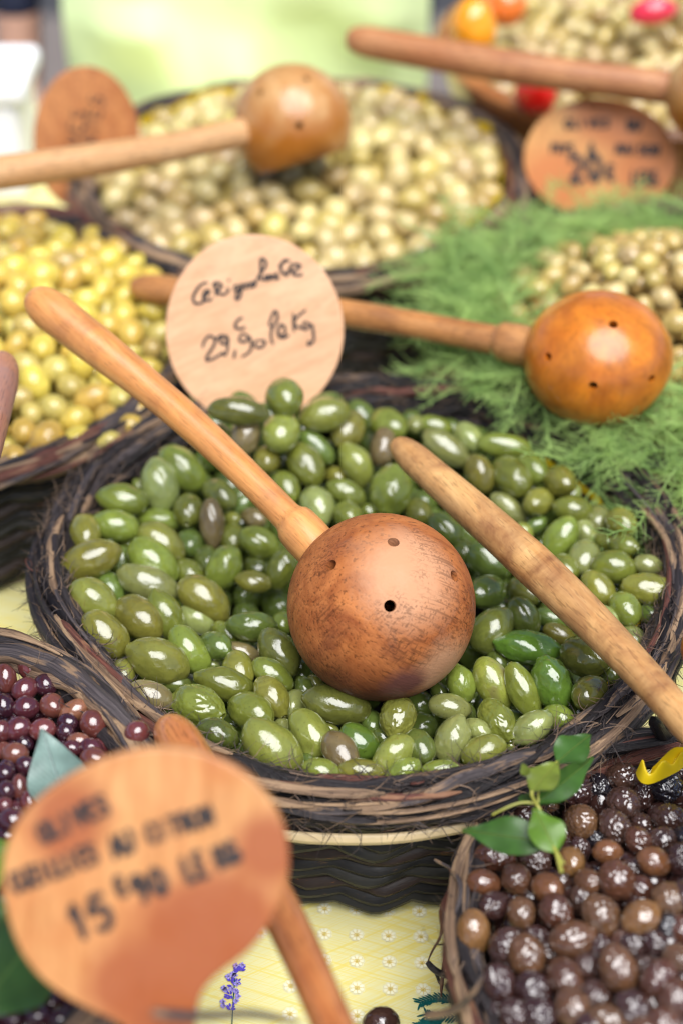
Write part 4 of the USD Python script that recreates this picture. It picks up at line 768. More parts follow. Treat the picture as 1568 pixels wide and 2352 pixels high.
GLY = {  # stroke letters in a 0.62 x 1 box
 'O': [[(.3, 1), (.05, .8), (.02, .4), (.25, 0), (.5, .2), (.55, .6), (.45, .92), (.3, 1)]], 'L': [[(.08, 1), (.06, .5), (.05, 0)], [(.05, 0), (.5, .02)]], 'I': [[(.15, 1), (.15, 0)]],
 'V': [[(.02, 1), (.28, 0)], [(.28, 0), (.55, 1)]], 'E': [[(.1, 1), (.08, 0)], [(.1, 1), (.5, 1)], [(.09, .52), (.42, .54)], [(.08, 0), (.5, 0)]], 'S': [[(.5, .88), (.3, 1), (.1, .82), (.2, .58), (.42, .42), (.48, .2), (.3, 0), (.04, .1)]],
 'C': [[(.5, .85), (.3, 1), (.08, .75), (.05, .35), (.25, 0), (.5, .15)]], 'U': [[(.05, 1), (.05, .3), (.25, 0), (.48, .25), (.5, 1)]], 'T': [[(0, 1), (.55, 1)], [(.28, 1), (.26, 0)]], 'A': [[(.02, 0), (.28, 1)], [(.28, 1), (.55, 0)], [(.12, .38), (.45, .38)]],
 'R': [[(.08, 0), (.08, 1)], [(.08, 1), (.4, .95), (.45, .7), (.3, .52), (.08, .5)], [(.25, .5), (.52, 0)]], 'N': [[(.05, 0), (.08, 1)], [(.08, 1), (.48, 0)], [(.48, 0), (.52, 1)]], 'K': [[(.08, 1), (.06, 0)], [(.5, 1), (.1, .45)], [(.18, .5), (.52, 0)]],
 'G': [[(.5, .85), (.3, 1), (.08, .75), (.05, .3), (.25, 0), (.5, .1), (.52, .42)], [(.52, .42), (.32, .42)]], 'D': [[(.08, 0), (.08, 1)], [(.08, 1), (.45, .8), (.5, .4), (.35, .08), (.08, 0)]], 'P': [[(.08, 0), (.08, 1)], [(.08, 1), (.42, .95), (.46, .68), (.3, .48), (.08, .46)]], 'M': [[(.03, 0), (.08, 1)], [(.08, 1), (.28, .3)], [(.28, .3), (.5, 1)], [(.5, 1), (.55, 0)]],
 'Y': [[(.02, 1), (.28, .5)], [(.55, 1), (.28, .5)], [(.28, .5), (.26, 0)]], '1': [[(.05, .7), (.25, 1)], [(.25, 1), (.22, 0)]], '5': [[(.48, 1), (.12, 1)], [(.12, 1), (.08, .58), (.35, .62), (.5, .35), (.35, .03), (.03, .08)]], '9': [[(.46, .85), (.25, 1), (.08, .75), (.2, .52), (.42, .65), (.46, .9)], [(.46, .9), (.42, .4), (.28, 0)]],
 '0': [[(.28, 1), (.06, .7), (.1, .2), (.28, 0), (.46, .3), (.44, .8), (.28, 1)]], '2': [[(.05, .8), (.25, 1), (.46, .8), (.3, .4), (.05, 0)], [(.05, 0), (.52, .04)]], '€': [[(.5, .9), (.3, 1), (.1, .7), (.1, .3), (.3, 0), (.5, .1)], [(0, .6), (.38, .6)], [(0, .42), (.36, .42)]]}
def write(txt, X0, Y0, X1, Y1, h, o, n, w, slant=0.0):
    """one line of capitals from (X0, Y0) to (X1, Y1), the picture's points taken onto the plate"""
    a0, a1 = onplane(X0, Y0, o, n), onplane(X1, Y1, o, n); ex = unit(a1 - a0); ey = np.cross(n, ex); L = np.linalg.norm(a1 - a0); k = len(txt); st = L / k; out = []
    for i_, ch in enumerate(txt):
        for q in GLY.get(ch, []):
            out.append(ribbon([a0 + ex * (i_ * st + x * st * 1.35 + slant * y * h) + ey * (y * h) for x, y in q], n, w))
    return out
def paddle(label, outline, o, n, mat, strokes, w=0.0016, th=0.0075, stick=None, stickmat=None, dot=None):
    """outline: picture points of the plate's edge; o, n: its plane (front face)"""
    n = unit(n); ex = unit(np.cross([0, 0, 1.0], n)); ey = np.cross(n, ex); oc = o - n * th / 2
    P = np.array([onplane(X, Y, o, n) for X, Y in outline]); q = np.stack([(P - o) @ ex, (P - o) @ ey], 1)
    q = spline(np.vstack([q, q[:1]]), 121)[:-1] if len(q) < 60 else q
    t = thing('price_paddle', label, 'price sign', o, 'wooden price paddles')
    obj('plate', plate_mesh(q, oc, ex, ey, n, th), mat, t, smooth=40)
    if stick is not None:
        v, f, uv = tube(spline(stick, 12), 0.006, 10); obj('stake', (v, f), mat, t, uv=uv)
    if strokes: obj('lettering', join(strokes), INK, t, smooth=False)
    return t
def circ(X, Y, rx, ry, n=72, wob=0.0): 
    return [(X + rx * (1 + wob * math.sin(3 * a + 1)) * math.cos(a), Y + ry * (1 + wob * math.sin(2 * a)) * math.sin(a)) for a in np.linspace(0, 2 * np.pi, n, endpoint=False)]
def lift(n, k=0.0004): return unit(n) * k
# beech disc, centre
n1 = unit(np.array([0.10, -1.0, 0.62])); o1 = at(585, 755, 1.070)
mS1 = wood_mat('sign_beech', (0.63, 0.37, 0.205), (0.49, 0.255, 0.122), grain=(3, 14, 26), rough=0.5, pores=0.12, scale=1.0, rot=(0, 0.35, 0))
def st1(P): return [onplane((600 + x / 2.306) / 1.5944, (850 + y / 2.306) / 1.5944, o1, n1) + lift(n1) for x, y in P]
SC = [[(365, 425), (320, 440), (275, 490), (250, 550), (262, 595), (300, 600), (345, 580)], [(335, 545), (375, 520), (385, 495), (365, 490), (340, 520), (335, 560), (360, 575), (405, 560)], [(438, 440), (442, 530)], [(420, 450), (470, 430), (490, 455), (455, 490), (500, 525), (528, 508)], [(540, 470), (546, 502)], [(549, 403), (551, 407)],
      [(625, 450), (597, 460), (600, 488), (640, 470), (652, 448), (650, 500), (640, 552), (615, 566), (612, 530), (662, 480)], [(662, 490), (667, 440), (685, 450), (692, 482), (702, 440), (720, 430), (727, 468)], [(748, 428), (736, 450), (760, 457), (772, 425), (752, 415)], [(790, 410), (832, 330), (857, 240), (832, 222), (820, 300), (832, 400), (852, 392)],
      [(878, 365), (856, 377), (866, 402), (890, 380), (892, 358), (902, 396)], [(916, 360), (922, 392)], [(935, 365), (955, 345), (950, 370), (967, 385), (946, 396)], [(975, 292), (1020, 247), (1052, 238)], [(1060, 240), (992, 292), (1012, 350), (1060, 320), (1078, 290), (1040, 370)], [(1085, 332), (1128, 270), (1152, 280), (1112, 320), (1090, 347), (1116, 362), (1165, 350)],
      [(330, 970), (355, 900), (395, 875), (430, 900), (402, 990), (363, 1080), (430, 1060), (500, 1012)], [(538, 900), (492, 874), (440, 915)], [(536, 878), (492, 892), (482, 930), (516, 942), (540, 892), (541, 960), (500, 1032)], [(605, 1000), (592, 1058)], [(662, 725), (616, 755), (606, 800), (640, 816), (682, 800)], [(703, 870), (652, 870), (641, 912), (690, 922), (716, 882), (741, 960), (712, 1020), (667, 1050)],
      [(792, 910), (776, 960), (820, 972), (856, 930), (812, 914)], [(905, 790), (916, 700), (945, 665), (961, 720), (922, 800), (906, 870), (922, 940)], [(960, 860), (1020, 800), (1002, 780), (966, 830), (982, 882), (1052, 870)], [(1095, 690), (1101, 832)], [(1196, 660), (1106, 780), (1182, 812)], [(1232, 775), (1176, 790), (1192, 822), (1241, 780), (1266, 860), (1261, 920), (1221, 952), (1226, 920)]]
paddle('pale beech price disc with two handwritten lines behind the green olives', circ(584, 755, 205, 218, wob=0.006), o1, n1, mS1, [ribbon(st1(P), n1, 0.0019) for P in SC], stick=[at(584, 960, 1.098), at(600, 1060, 1.09), px(610, 1120, 0.05)])
# front paddle
n2 = unit(np.array([0.02, -1.0, 0.80])); o2 = at(335, 2020, 0.600)
def OC(p): return tuple(map(float, np.asarray(p) - o2))
sp2 = [(*OC(onplane(X, Y, o2, n2)), k) for X, Y, k in [(500, 2110, .033), (430, 2200, .033), (300, 2270, .024), (615, 1950, .020), (520, 2200, .026), (160, 1880, .022), (390, 2330, .026)]]
mS2 = wood_mat('sign_stained', (0.56, 0.275, 0.095), (0.37, 0.140, 0.034), grain=(45, 9, 4), rough=0.42, pores=0.12, stain=(0.46, 0.14, 0.035), stain_amt=0.5, spots=sp2, spot_col=(0.29, 0.075, 0.018), coat=0.1)
out2 = [(5, 2030), (12, 1950), (45, 1880), (110, 1815), (200, 1760), (300, 1725), (400, 1718), (500, 1742), (590, 1800), (645, 1880), (664, 1960), (655, 2045), (615, 2130), (555, 2200), (490, 2250), (462, 2288), (450, 2335), (449, 2420), (449, 2520), (375, 2530), (300, 2520), (300, 2430), (290, 2370), (235, 2335), (150, 2292), (80, 2235), (30, 2150)]
up2 = lift(n2)
S2 = write('OLIVES', 100, 1938, 260, 1862, 0.0072, o2 + up2, n2, 0.0021) + write('CUEILLIES', 34, 2052, 232, 1977, 0.0072, o2 + up2, n2, 0.0020) + write('AU', 264, 1972, 318, 1950, 0.0077, o2 + up2, n2, 0.0022) + write('CITRON', 345, 1938, 500, 1888, 0.0070, o2 + up2, n2, 0.0020)
S2 += write('15', 180, 2158, 275, 2120, 0.0126, o2 + up2, n2, 0.0031) + write('€', 276, 2062, 300, 2052, 0.0077, o2 + up2, n2, 0.0022) + write('90', 318, 2075, 400, 2040, 0.0095, o2 + up2, n2, 0.0029) + write('LE', 434, 2028, 486, 2008, 0.0095, o2 + up2, n2, 0.0024) + write('KG', 505, 1995, 560, 1972, 0.0077, o2 + up2, n2, 0.0026)
paddle('large stained orange price paddle blurred in the left foreground', out2, o2, n2, mS2, S2, th=0.0085)
# back left disc
n3 = unit(np.array([0.45, -1.0, 0.45])); o3 = px(202, 320, 0.145)
mS3 = wood_mat('sign_rust', (0.46, 0.185, 0.055), (0.31, 0.098, 0.025), grain=(20, 20, 3), rough=0.45)
S3 = write('OLIVES', 165, 420, 200, 250, 0.012, o3 + lift(n3), n3, 0.0015) + write('VERTES', 212, 390, 240, 215, 0.012, o3 + lift(n3), n3, 0.0015)
paddle('rusty brown price disc leaning behind the left of the back basket', circ(200, 318, 122, 168, wob=0.01), o3, n3, mS3, S3, stick=[px(190, 470, 0.10), px(185, 520, 0.06)])
# back right disc
n4 = unit(np.array([-0.12, -1.0, 0.55])); o4 = at(1382, 355, 1.345)
sp4 = [tuple(map(float, onplane(X, Y, o4, n4) - o4)) + (k,) for X, Y, k in [(1270, 430, .045), (1475, 310, .045), (1380, 262, .038), (1490, 400, .042)]]
mS4 = wood_mat('sign_orange', (0.58, 0.285, 0.085), (0.48, 0.20, 0.05), grain=(14, 14, 3), rough=0.45, spots=sp4, spot_col=(0.48, 0.155, 0.038))
S4 = write('OLIVES', 1296, 294, 1402, 292, 0.0075, o4 + lift(n4), n4, 0.0024) + write('DU', 1440, 298, 1472, 299, 0.0080, o4 + lift(n4), n4, 0.0028) + write('PAYS', 1264, 350, 1318, 352, 0.0080, o4 + lift(n4), n4, 0.0024) + write('A', 1348, 368, 1370, 368, 0.0150, o4 + lift(n4), n4, 0.0026) + write('MAISON', 1414, 352, 1516, 356, 0.0080, o4 + lift(n4), n4, 0.0026)
S4 += write('20', 1310, 418, 1392, 410, 0.0220, o4 + lift(n4), n4, 0.0050) + write('€', 1392, 414, 1416, 412, 0.013, o4 + lift(n4), n4, 0.0034) + write('LE', 1450, 425, 1480, 425, 0.0120, o4 + lift(n4), n4, 0.0026) + write('KG', 1482, 425, 1512, 424, 0.012, o4 + lift(n4), n4, 0.0026)
paddle('orange price disc with three burnt lines standing behind the fennel', circ(1376, 362, 176, 138, wob=0.008), o4, n4, mS4, S4, th=0.012, stick=[at(1380, 480, 1.36), at(1385, 560, 1.36)])

# ------------------------------------------------------------------ fennel
def fennel():
    r = np.random.default_rng(77); C = np.array([0.254, 1.012]); pts, cnt, wid = [], [], []
    def add(P, w):
        pts.extend(P); cnt.append(len(P)); wid.extend(np.linspace(w, w * 0.6, len(P)))
    n = 0
    while n < 620:
        t = r.uniform(0, 2 * np.pi); q = r.uniform(0.128, 0.275); x, y = C + q * np.array([math.cos(t), math.sin(t) * 0.95])
        if (x - CA[0]) ** 2 + (y - CA[1]) ** 2 < 0.186 ** 2 or (x - CB[0]) ** 2 + (y - CB[1]) ** 2 < 0.178 ** 2 or x > 0.42 or y > 1.165 or x < 0.075 + 0.10 * max(0, 1.0 - y) or (x - CB[0]) ** 2 + (y - CB[1]) ** 2 < 0.205 ** 2: continue
        n += 1
        z = 0.125 + (0.022 if y < 1.1 else 0.008) * math.exp(-((q - 0.15) / 0.05) ** 2) + r.uniform(-0.006, 0.012) - max(0, q - 0.20) * 0.35
        z = max(z, 0.06); h = r.uniform(0, 2 * np.pi) if r.random() < .45 else t + r.choice([-1, 1]) * r.normal(1.2, .5)
        d = np.array([math.cos(h), math.sin(h), r.uniform(-0.15, 0.22)]); p = np.array([x, y, z]); L = r.uniform(0.035, 0.085); st = [p]
        for s_ in range(8):
            d = unit(d + r.normal(0, 0.14, 3) + [0, 0, -0.05]); p = p + d * L / 8; st.append(p)
        add(st, r.choice([0.0010, 0.0012, 0.0020], p=[.5, .38, .12]))
        side = unit(np.cross(d, [0, 0, 1])); 
        for s_ in range(1, 9):
            for sg in (-1, 1):
                for _ in range(3):
                    b = st[s_] + (st[s_ - 1] - st[s_]) * r.random(); l = r.uniform(0.010, 0.026) * (1.15 - s_ / 14)
                    dd = unit(unit(st[s_] - st[s_ - 1]) * 0.8 + side * sg * r.uniform(.3, 1) + np.array([0, 0, r.uniform(-.3, .7)])); e1 = b + dd * l * .5; e2 = e1 + unit(dd + r.normal(0, .3, 3)) * l * .5
                    add([b, e1, e2], 0.00050)
    c = UsdGeom.BasisCurves.Define(stage, '/World/fennel'); c.CreateTypeAttr('linear'); c.CreateWrapAttr('nonperiodic')
    c.CreatePointsAttr(Vt.Vec3fArray.FromNumpy(np.array(pts, np.float32))); c.CreateCurveVertexCountsAttr(Vt.IntArray(cnt)); c.CreateWidthsAttr(Vt.FloatArray(list(map(float, wid)))); c.SetWidthsInterpolation('vertex')
    m = plain_mat('fennel_green', (0.38, 0.52, 0.16), 0.5, 0.2, 38, translucent=(0.42, 0.60, 0.17), dark=(0.13, 0.26, 0.06))
    UsdShade.MaterialBindingAPI.Apply(c.GetPrim()).Bind(m)
    tag(c, 'feathery green fennel fronds heaped over the right basket', 'fennel', kind='stuff')
fennel()

# ------------------------------------------------------------------ bay leaves and twigs
def leaf_mat(name, col, vein, rough=0.28):
    n = {'tc': ('texture_coordinate', {}), 'n': ('noise_texture', {'scale': 90, 'detail': 4}), 'r': ('rgb_ramp', {'ramp': ramp_stops((.3, mul(col, .75)), (.7, mul(col, 1.25)))}),
         'm': ('mapping', {'scale': (1, 1, 1)}), 'sx': ('separate_xyz', {}), 'ab': ('math', {'math_type': 'absolute'}), 'mr': ('map_range', {'from_min': 0.0, 'from_max': 0.045, 'to_min': 1, 'to_max': 0, 'clamp': True}),
         'wv': ('math', {'math_type': 'multiply_add', 'value2': -0.55}), 'wf': ('math', {'math_type': 'multiply', 'value2': 11.0}), 'fr': ('math', {'math_type': 'fraction'}), 'v2': ('map_range', {'from_min': 0.0, 'from_max': 0.10, 'to_min': 0.45, 'to_max': 0, 'clamp': True}),
         'mxv': ('math', {'math_type': 'maximum'}), 'x': ('mix_color', {'blend_type': 'mix', 'b': vein}), 'bp': ('bump', {'strength': 0.8, 'distance': 0.0008, 'invert': True}),
         'p': ('principled_bsdf', {'roughness': rough + .12, 'coat_weight': 0.12, 'coat_roughness': 0.2}), 't': ('translucent_bsdf', {'color': mul(col, 1.8)}), 'mc': ('mix_closure', {'fac': 0.22})}
    l = [('tc.object', 'n.vector'), ('n.fac', 'r.fac'), ('tc.UV', 'sx.vector'), ('sx.x', 'ab.value1'), ('ab.value', 'mr.value'), ('ab.value', 'wv.value1'), ('sx.y', 'wv.value3'), ('wv.value', 'wf.value1'), ('wf.value', 'fr.value1'), ('fr.value', 'v2.value'), ('mr.result', 'mxv.value1'), ('v2.result', 'mxv.value2'),
         ('mxv.value', 'x.fac'), ('r.color', 'x.a'), ('x.result', 'p.base_color'), ('mxv.value', 'bp.height'), ('bp.normal', 'p.normal'), ('p.BSDF', 'mc.closure1'), ('t.BSDF', 'mc.closure2')]
    return M(name, n, l, surface='mc.closure')
LF = [leaf_mat('leaf_green', (0.040, 0.108, 0.014), (0.17, 0.25, 0.05)), leaf_mat('leaf_bright', (0.095, 0.19, 0.016), (0.28, 0.36, 0.07)), leaf_mat('leaf_olive', (0.145, 0.19, 0.022), (0.33, 0.36, 0.07)), leaf_mat('leaf_bluish', (0.20, 0.30, 0.26), (0.36, 0.46, 0.42), 0.35), leaf_mat('leaf_dark', (0.028, 0.075, 0.014), (0.08, 0.16, 0.04))]
def leaf_mesh(b, t, width, n, curl=0.15, fold=0.25, wave=0.06, seed=0):
    b, t = np.asarray(b, float), np.asarray(t, float); ax = t - b; L = np.linalg.norm(ax); ax = ax / L; n = unit(n - ax * np.dot(n, ax)); sd = np.cross(n, ax)
    nu, nv = 19, 9; V, uv = [], []
    for i_ in range(nu):
        u = i_ / (nu - 1); w = width / 2 * (math.sin(math.pi * u ** 0.78) ** 1.3) + 0.0006
        for j_ in range(nv):
            s_ = j_ / (nv - 1) * 2 - 1
            h = -curl * L * (u - .5) ** 2 + fold * w * abs(s_) + wave * width * math.sin(u * 14 + seed + s_) * abs(s_) ** 2
            V.append(b + ax * L * u + sd * w * s_ + n * h); uv.append((s_ * w / (width / 2), u))
    V = np.array(V); uv = np.array(uv); i_, j_ = np.meshgrid(np.arange(nu - 1), np.arange(nv - 1), indexing='ij'); k = (i_ * nv + j_).ravel()
    F = np.vstack([np.stack([k, k + nv, k + nv + 1], 1), np.stack([k, k + nv + 1, k + 1], 1)])
    m = len(V); V = np.vstack([V, V - n * 0.00035]); e = []
    loop = [j for j in range(nv)] + [i * nv + nv - 1 for i in range(1, nu)] + [(nu - 1) * nv + j for j in range(nv - 2, -1, -1)] + [i * nv for i in range(nu - 2, 0, -1)]
    for q in range(len(loop)):
        a_, b2 = loop[q], loop[(q + 1) % len(loop)]; e += [[a_, a_ + m, b2 + m], [a_, b2 + m, b2]]
    return V, np.vstack([F, F[:, ::-1] + m, e]), np.vstack([uv, uv])
def q4(x, y): return (1850 + x / 2.412) / 1.5944, (2500 + y / 2.412) / 1.5944
def Q(x, y, z): return px(*q4(x, y), z)
toC = unit(-FWD + np.array([0, 0, .5]))
sg = thing('bay_sprig', 'fresh bay sprig with green leaves lying between the central and front right baskets', 'bay sprig', Q(270, 1090, 0.145))
for (b, t, w, mt, n, fo) in [
    (Q(455, 700, .152), Q(755, 452, .150), 0.0155, 0, [-.25, -.5, 1], .12), (Q(232, 955, .156), Q(470, 690, .156), 0.0140, 2, [-.4, -.5, 1], .1), (Q(290, 1060, .148), Q(790, 655, .146), 0.0120, 0, [.5, -.7, .8], .5), (Q(280, 1075, .144), Q(700, 720, .142), 0.0120, 0, [.3, -.7, .9], .5),
    (Q(448, 1500, .150), Q(250, 1100, .156), 0.0165, 1, [.2, -.6, 1], .12), (Q(395, 1415, .150), Q(-390, 1300, .142), 0.0165, 0, [.0, -.5, 1], .2), (Q(190, 830, .160), Q(150, 720, .166), 0.0035, 2, [-.4, -.5, 1], .1), (Q(220, 1080, .140), Q(170, 980, .138), 0.009, 0, [.1, -.6, 1], .3)]:
    v, f, uv = leaf_mesh(b, t, w * 1.08, np.array(n, float), fold=fo, seed=len(used)); obj('leaf', (v, f), LF[mt], sg, uv=uv)
ST = plain_mat('bay_stem', (0.28, 0.28, 0.05), 0.45, 0.2, 80)
for P, r_ in [([Q(232, 955, .156), Q(235, 1010, .153), Q(280, 1085, .148), Q(330, 1200, .146), Q(400, 1415, .149), Q(448, 1500, .150), Q(480, 1560, .150), Q(510, 1600, .151)], 0.0009), ([Q(455, 700, .152), Q(300, 900, .151), Q(290, 1060, .148)], 0.0006), ([Q(290, 1085, .148), Q(170, 1060, .149), Q(0, 1110, .147), Q(-120, 1170, .143)], 0.0007), ([Q(448, 1500, .150), Q(495, 1680, .150)], 0.0009)]:
    v, f, uv = tube(spline(P, 24), r_, 7); obj('stem', (v, f), ST, sg, uv=uv)
def dl(x, y): return x / 2, 1630.7 + y / 2
def single_leaf(label, b, t, w, n, mt, fo=.12, name='bay_leaf'):
    v, f, uv = leaf_mesh(b, t, w, np.asarray(n, float), fold=fo); p = obj(name, (v, f), LF[mt], uv=uv, loc=b); tag(prim(p), label, 'bay leaf')
single_leaf('bluish pale bay leaf standing in the violet olives', px(*dl(330, 500), .146), px(*dl(188, 88), .182), 0.0290, [.1, -.9, .5], 3)
single_leaf('glossy green bay leaf at the left edge beside the price paddle', px(-120, 2040, .165), px(52, 1935, .180), 0.030, [0, -.4, 1], 1)
single_leaf('long dark green bay leaf under the left of the price paddle', px(-60, 2330, .180), px(130, 2090, .172), 0.040, [.4, -.5, 1], 4)
single_leaf('dark green bay leaf in the bottom left corner over violet olives', px(-70, 2290, .172), px(70, 2100, .174), 0.050, [.5, -.5, 1], 4)
single_leaf('broad dark bay leaf low at the left edge', px(-150, 2180, .160), px(70, 2080, .158), 0.045, [.1, -.5, 1], 0)

def twig(label, runs, base):
    t = thing('broken_twig', label, 'twig', base, None)
    for P, r_, mt in runs:
        P = spline(P, 26); v, f, uv = tube(P, r_ * np.interp(np.linspace(0, 1, 26), [0, .1, .85, 1], [.8, 1, .8, .35]), 7, lump=.3, seed=3); obj('twig_stem', (v, f), BARK[mt], t, uv=uv)
def F6(x, y, d): return at(*ft(x, y), d)
twig('snapped rootlets hanging from the front right basket over the cloth', [
    ([F6(380, 200, .80), F6(370, 420, .80), F6(290, 620, .805), F6(300, 760, .81), F6(250, 940, .825), F6(170, 1110, .835)], .0009, 3),
    ([F6(170, 1110, .835), F6(210, 1160, .835), F6(330, 1230, .83), F6(510, 1345, .81)], .0019, 4), ([F6(405, 880, .81), F6(340, 1050, .825), F6(312, 1220, .835), F6(298, 1440, .845)], .0012, 3),
    ([F6(290, 620, .805), F6(345, 800, .815), F6(350, 1000, .825), F6(320, 1180, .83)], .0005, 3), ([F6(250, 940, .825), F6(330, 940, .82), F6(420, 870, .81)], .0004, 0), ([F6(440, 960, .80), F6(455, 1150, .81), F6(440, 1400, .83)], .0003, 4), ([F6(170, 1110, .835), F6(200, 1140, .835), F6(270, 1270, .84), F6(290, 1330, .843)], .0011, 4), ([F6(350, 1040, .825), F6(420, 1160, .82), F6(470, 1260, .815)], .0004, 0)], F6(298, 1440, .845))
twig('brown stick leaning on the rim of the front right basket above the printed fir', [([F6(358, 1315, .80), F6(480, 1480, .79), F6(600, 1650, .775), F6(680, 1760, .77)], .0026, 4)], F6(600, 1650, .775))
twig('thin grey twig poking out between the central and front right baskets', [([F6(235, 130, .81), F6(380, 205, .80), F6(490, 270, .79)], .0009, 1), ([F6(410, 260, .79), F6(485, 430, .775), F6(430, 650, .77)], .0014, 1)], F6(490, 270, .79))
twig('grey twig arching across the rim at the bottom right', [([F6(150, 1620, .745), F6(330, 1600, .735), F6(480, 1530, .725), F6(600, 1400, .715), F6(700, 1225, .71)], .0021, 1)], F6(600, 1400, .715))
twig('dark slim twig lying across the foot of the price paddle', [([at(350, 2326, .590), at(400, 2330, .592), at(480, 2334, .60), at(560, 2330, .61), at(620, 2336, .62), at(690, 2350, .63)], .0019, 1)], at(480, 2334, .60))
def rim_twig(label, runs, base): twig(label, runs, base)
twig('bundle of black bark sticks between the right rim and the brown olives', [([Q(600 + 30 * k, 640 - 5 * k, .120 - .003 * k), Q(900, 600 - 12 * k, .119), Q(1200, 560 - 26 * k, .118), Q(1620, 470 + 22 * k, .118)], .0024 - .0002 * (k % 3), [4, 0, 3, 4, 1, 4][k % 6]) for k in range(6)], Q(1200, 560, .118))
twig('dark upright splinter standing beside the pale handle', [([Q(1420, 500, .115), Q(1350, 400, .130), Q(1300, 315, .142)], .0045, 4), ([Q(1480, 470, .115), Q(1420, 400, .125), Q(1380, 360, .132)], .004, 0)], Q(1420, 500, .115))

# yellow paper lining
def ruff(name, label, c, R, z0, z1, a0, a1, amp, seed, n=90):
    a = np.linspace(a0, a1, n); rows = []
    for q in np.linspace(0, 1, 6):
        w = (meshkit.fbm(np.stack([a * 9 + seed, a * 0 + q * 1.3, a * 0], 1), 3, seed) - .5) * 2
        rr = R + amp * w * (0.3 + q); z = z0 + (z1 - z0) * q + amp * .8 * q * w
        rows.append(np.stack([c[0] + rr * np.cos(a), c[1] + rr * np.sin(a), z], 1))
    V = np.stack(rows, 0).reshape(-1, 3); i_, j_ = np.meshgrid(np.arange(5), np.arange(n - 1), indexing='ij'); k = (i_ * n + j_).ravel()
    F = np.vstack([np.stack([k, k + 1, k + n + 1], 1), np.stack([k, k + n + 1, k + n], 1)])
    p = obj(name, (V, F), YEL, smooth=60, loc=(c[0], c[1], z0)); tag(prim(p), label, 'paper lining')
ruff('yellow_lining', 'yellow printed paper lining the inside of the central basket', CA, RA - 0.017, 0.05, ZA - 0.004, -0.75, 0.9, 0.003, 3)
ruff('yellow_lining', 'yellow paper showing inside the left rim of the central basket', CA, RA - 0.016, 0.07, ZA - 0.004, 2.85, 3.6, 0.002, 4)
ruff('yellow_lining', 'yellow paper low behind the brown olives inside the smaller basket', CE, RE - 0.010, 0.075, ZE + 0.022, 0.75, 1.62, 0.006, 5)
ruff('yellow_lining', 'yellow paper lining the back basket along its rim', CB, RB - 0.015, 0.06, ZB + 0.013, -0.7, 2.9, 0.008, 6)
ruff('yellow_lining', 'yellow paper showing between brown olives at the bottom edge', CE, RE - 0.020, 0.06, ZE - 0.004, 2.6, 4.4, 0.004, 7)

lo, hi = spline([Q(1150, 800, .116), Q(1255, 900, .116), Q(1400, 850, .117), Q(1500, 800, .117), Q(1640, 660, .117)], 60), spline([Q(1300, 745, .122), Q(1400, 650, .128), Q(1470, 590, .131), Q(1560, 570, .130), Q(1680, 575, .128)], 60)
rows = [lo + (hi - lo) * q + np.array([0, 0, 1]) * (0.004 * np.sin(np.linspace(0, 17, 60) + q * 5) * math.sin(q * 3.1) + 0.006 * math.sin(q * 6.3))[:, None] for q in np.linspace(0, 1, 14)]
V = np.stack(rows).reshape(-1, 3); i_, j_ = np.meshgrid(np.arange(13), np.arange(59), indexing='ij'); k = (i_ * 60 + j_).ravel()
p_ = obj('yellow_lining', (V, np.vstack([np.stack([k, k + 1, k + 61], 1), np.stack([k, k + 61, k + 60], 1)])), YEL, smooth=60, loc=lo[0]); tag(prim(p_), 'folded yellow paper sticking out beyond the nearly black olives at the right edge', 'paper lining')

# ------------------------------------------------------------------ white box and the vendor behind
wb = thing('foam_box', 'white foam box on the table behind the yellow olives', 'box', (-0.60, 1.52, 0))
FO = plain_mat('white_foam', (0.80, 0.80, 0.82), 0.6, 0.03, 200)
def rbox(cx, cy, cz, sx, sy, sz, r=0.008):
    return manifold3d.Manifold.batch_hull([manifold3d.Manifold.sphere(r, 16).translate([cx + a * (sx / 2 - r), cy + b * (sy / 2 - r), cz + c * (sz / 2 - r)]) for a in (-1, 1) for b in (-1, 1) for c in (-1, 1)])
obj('box_body', rbox(-0.60, 1.51, 0.053, 0.56, 0.10, 0.104), FO, wb); obj('box_lid', rbox(-0.60, 1.51, 0.116, 0.58, 0.112, 0.022), FO, wb)

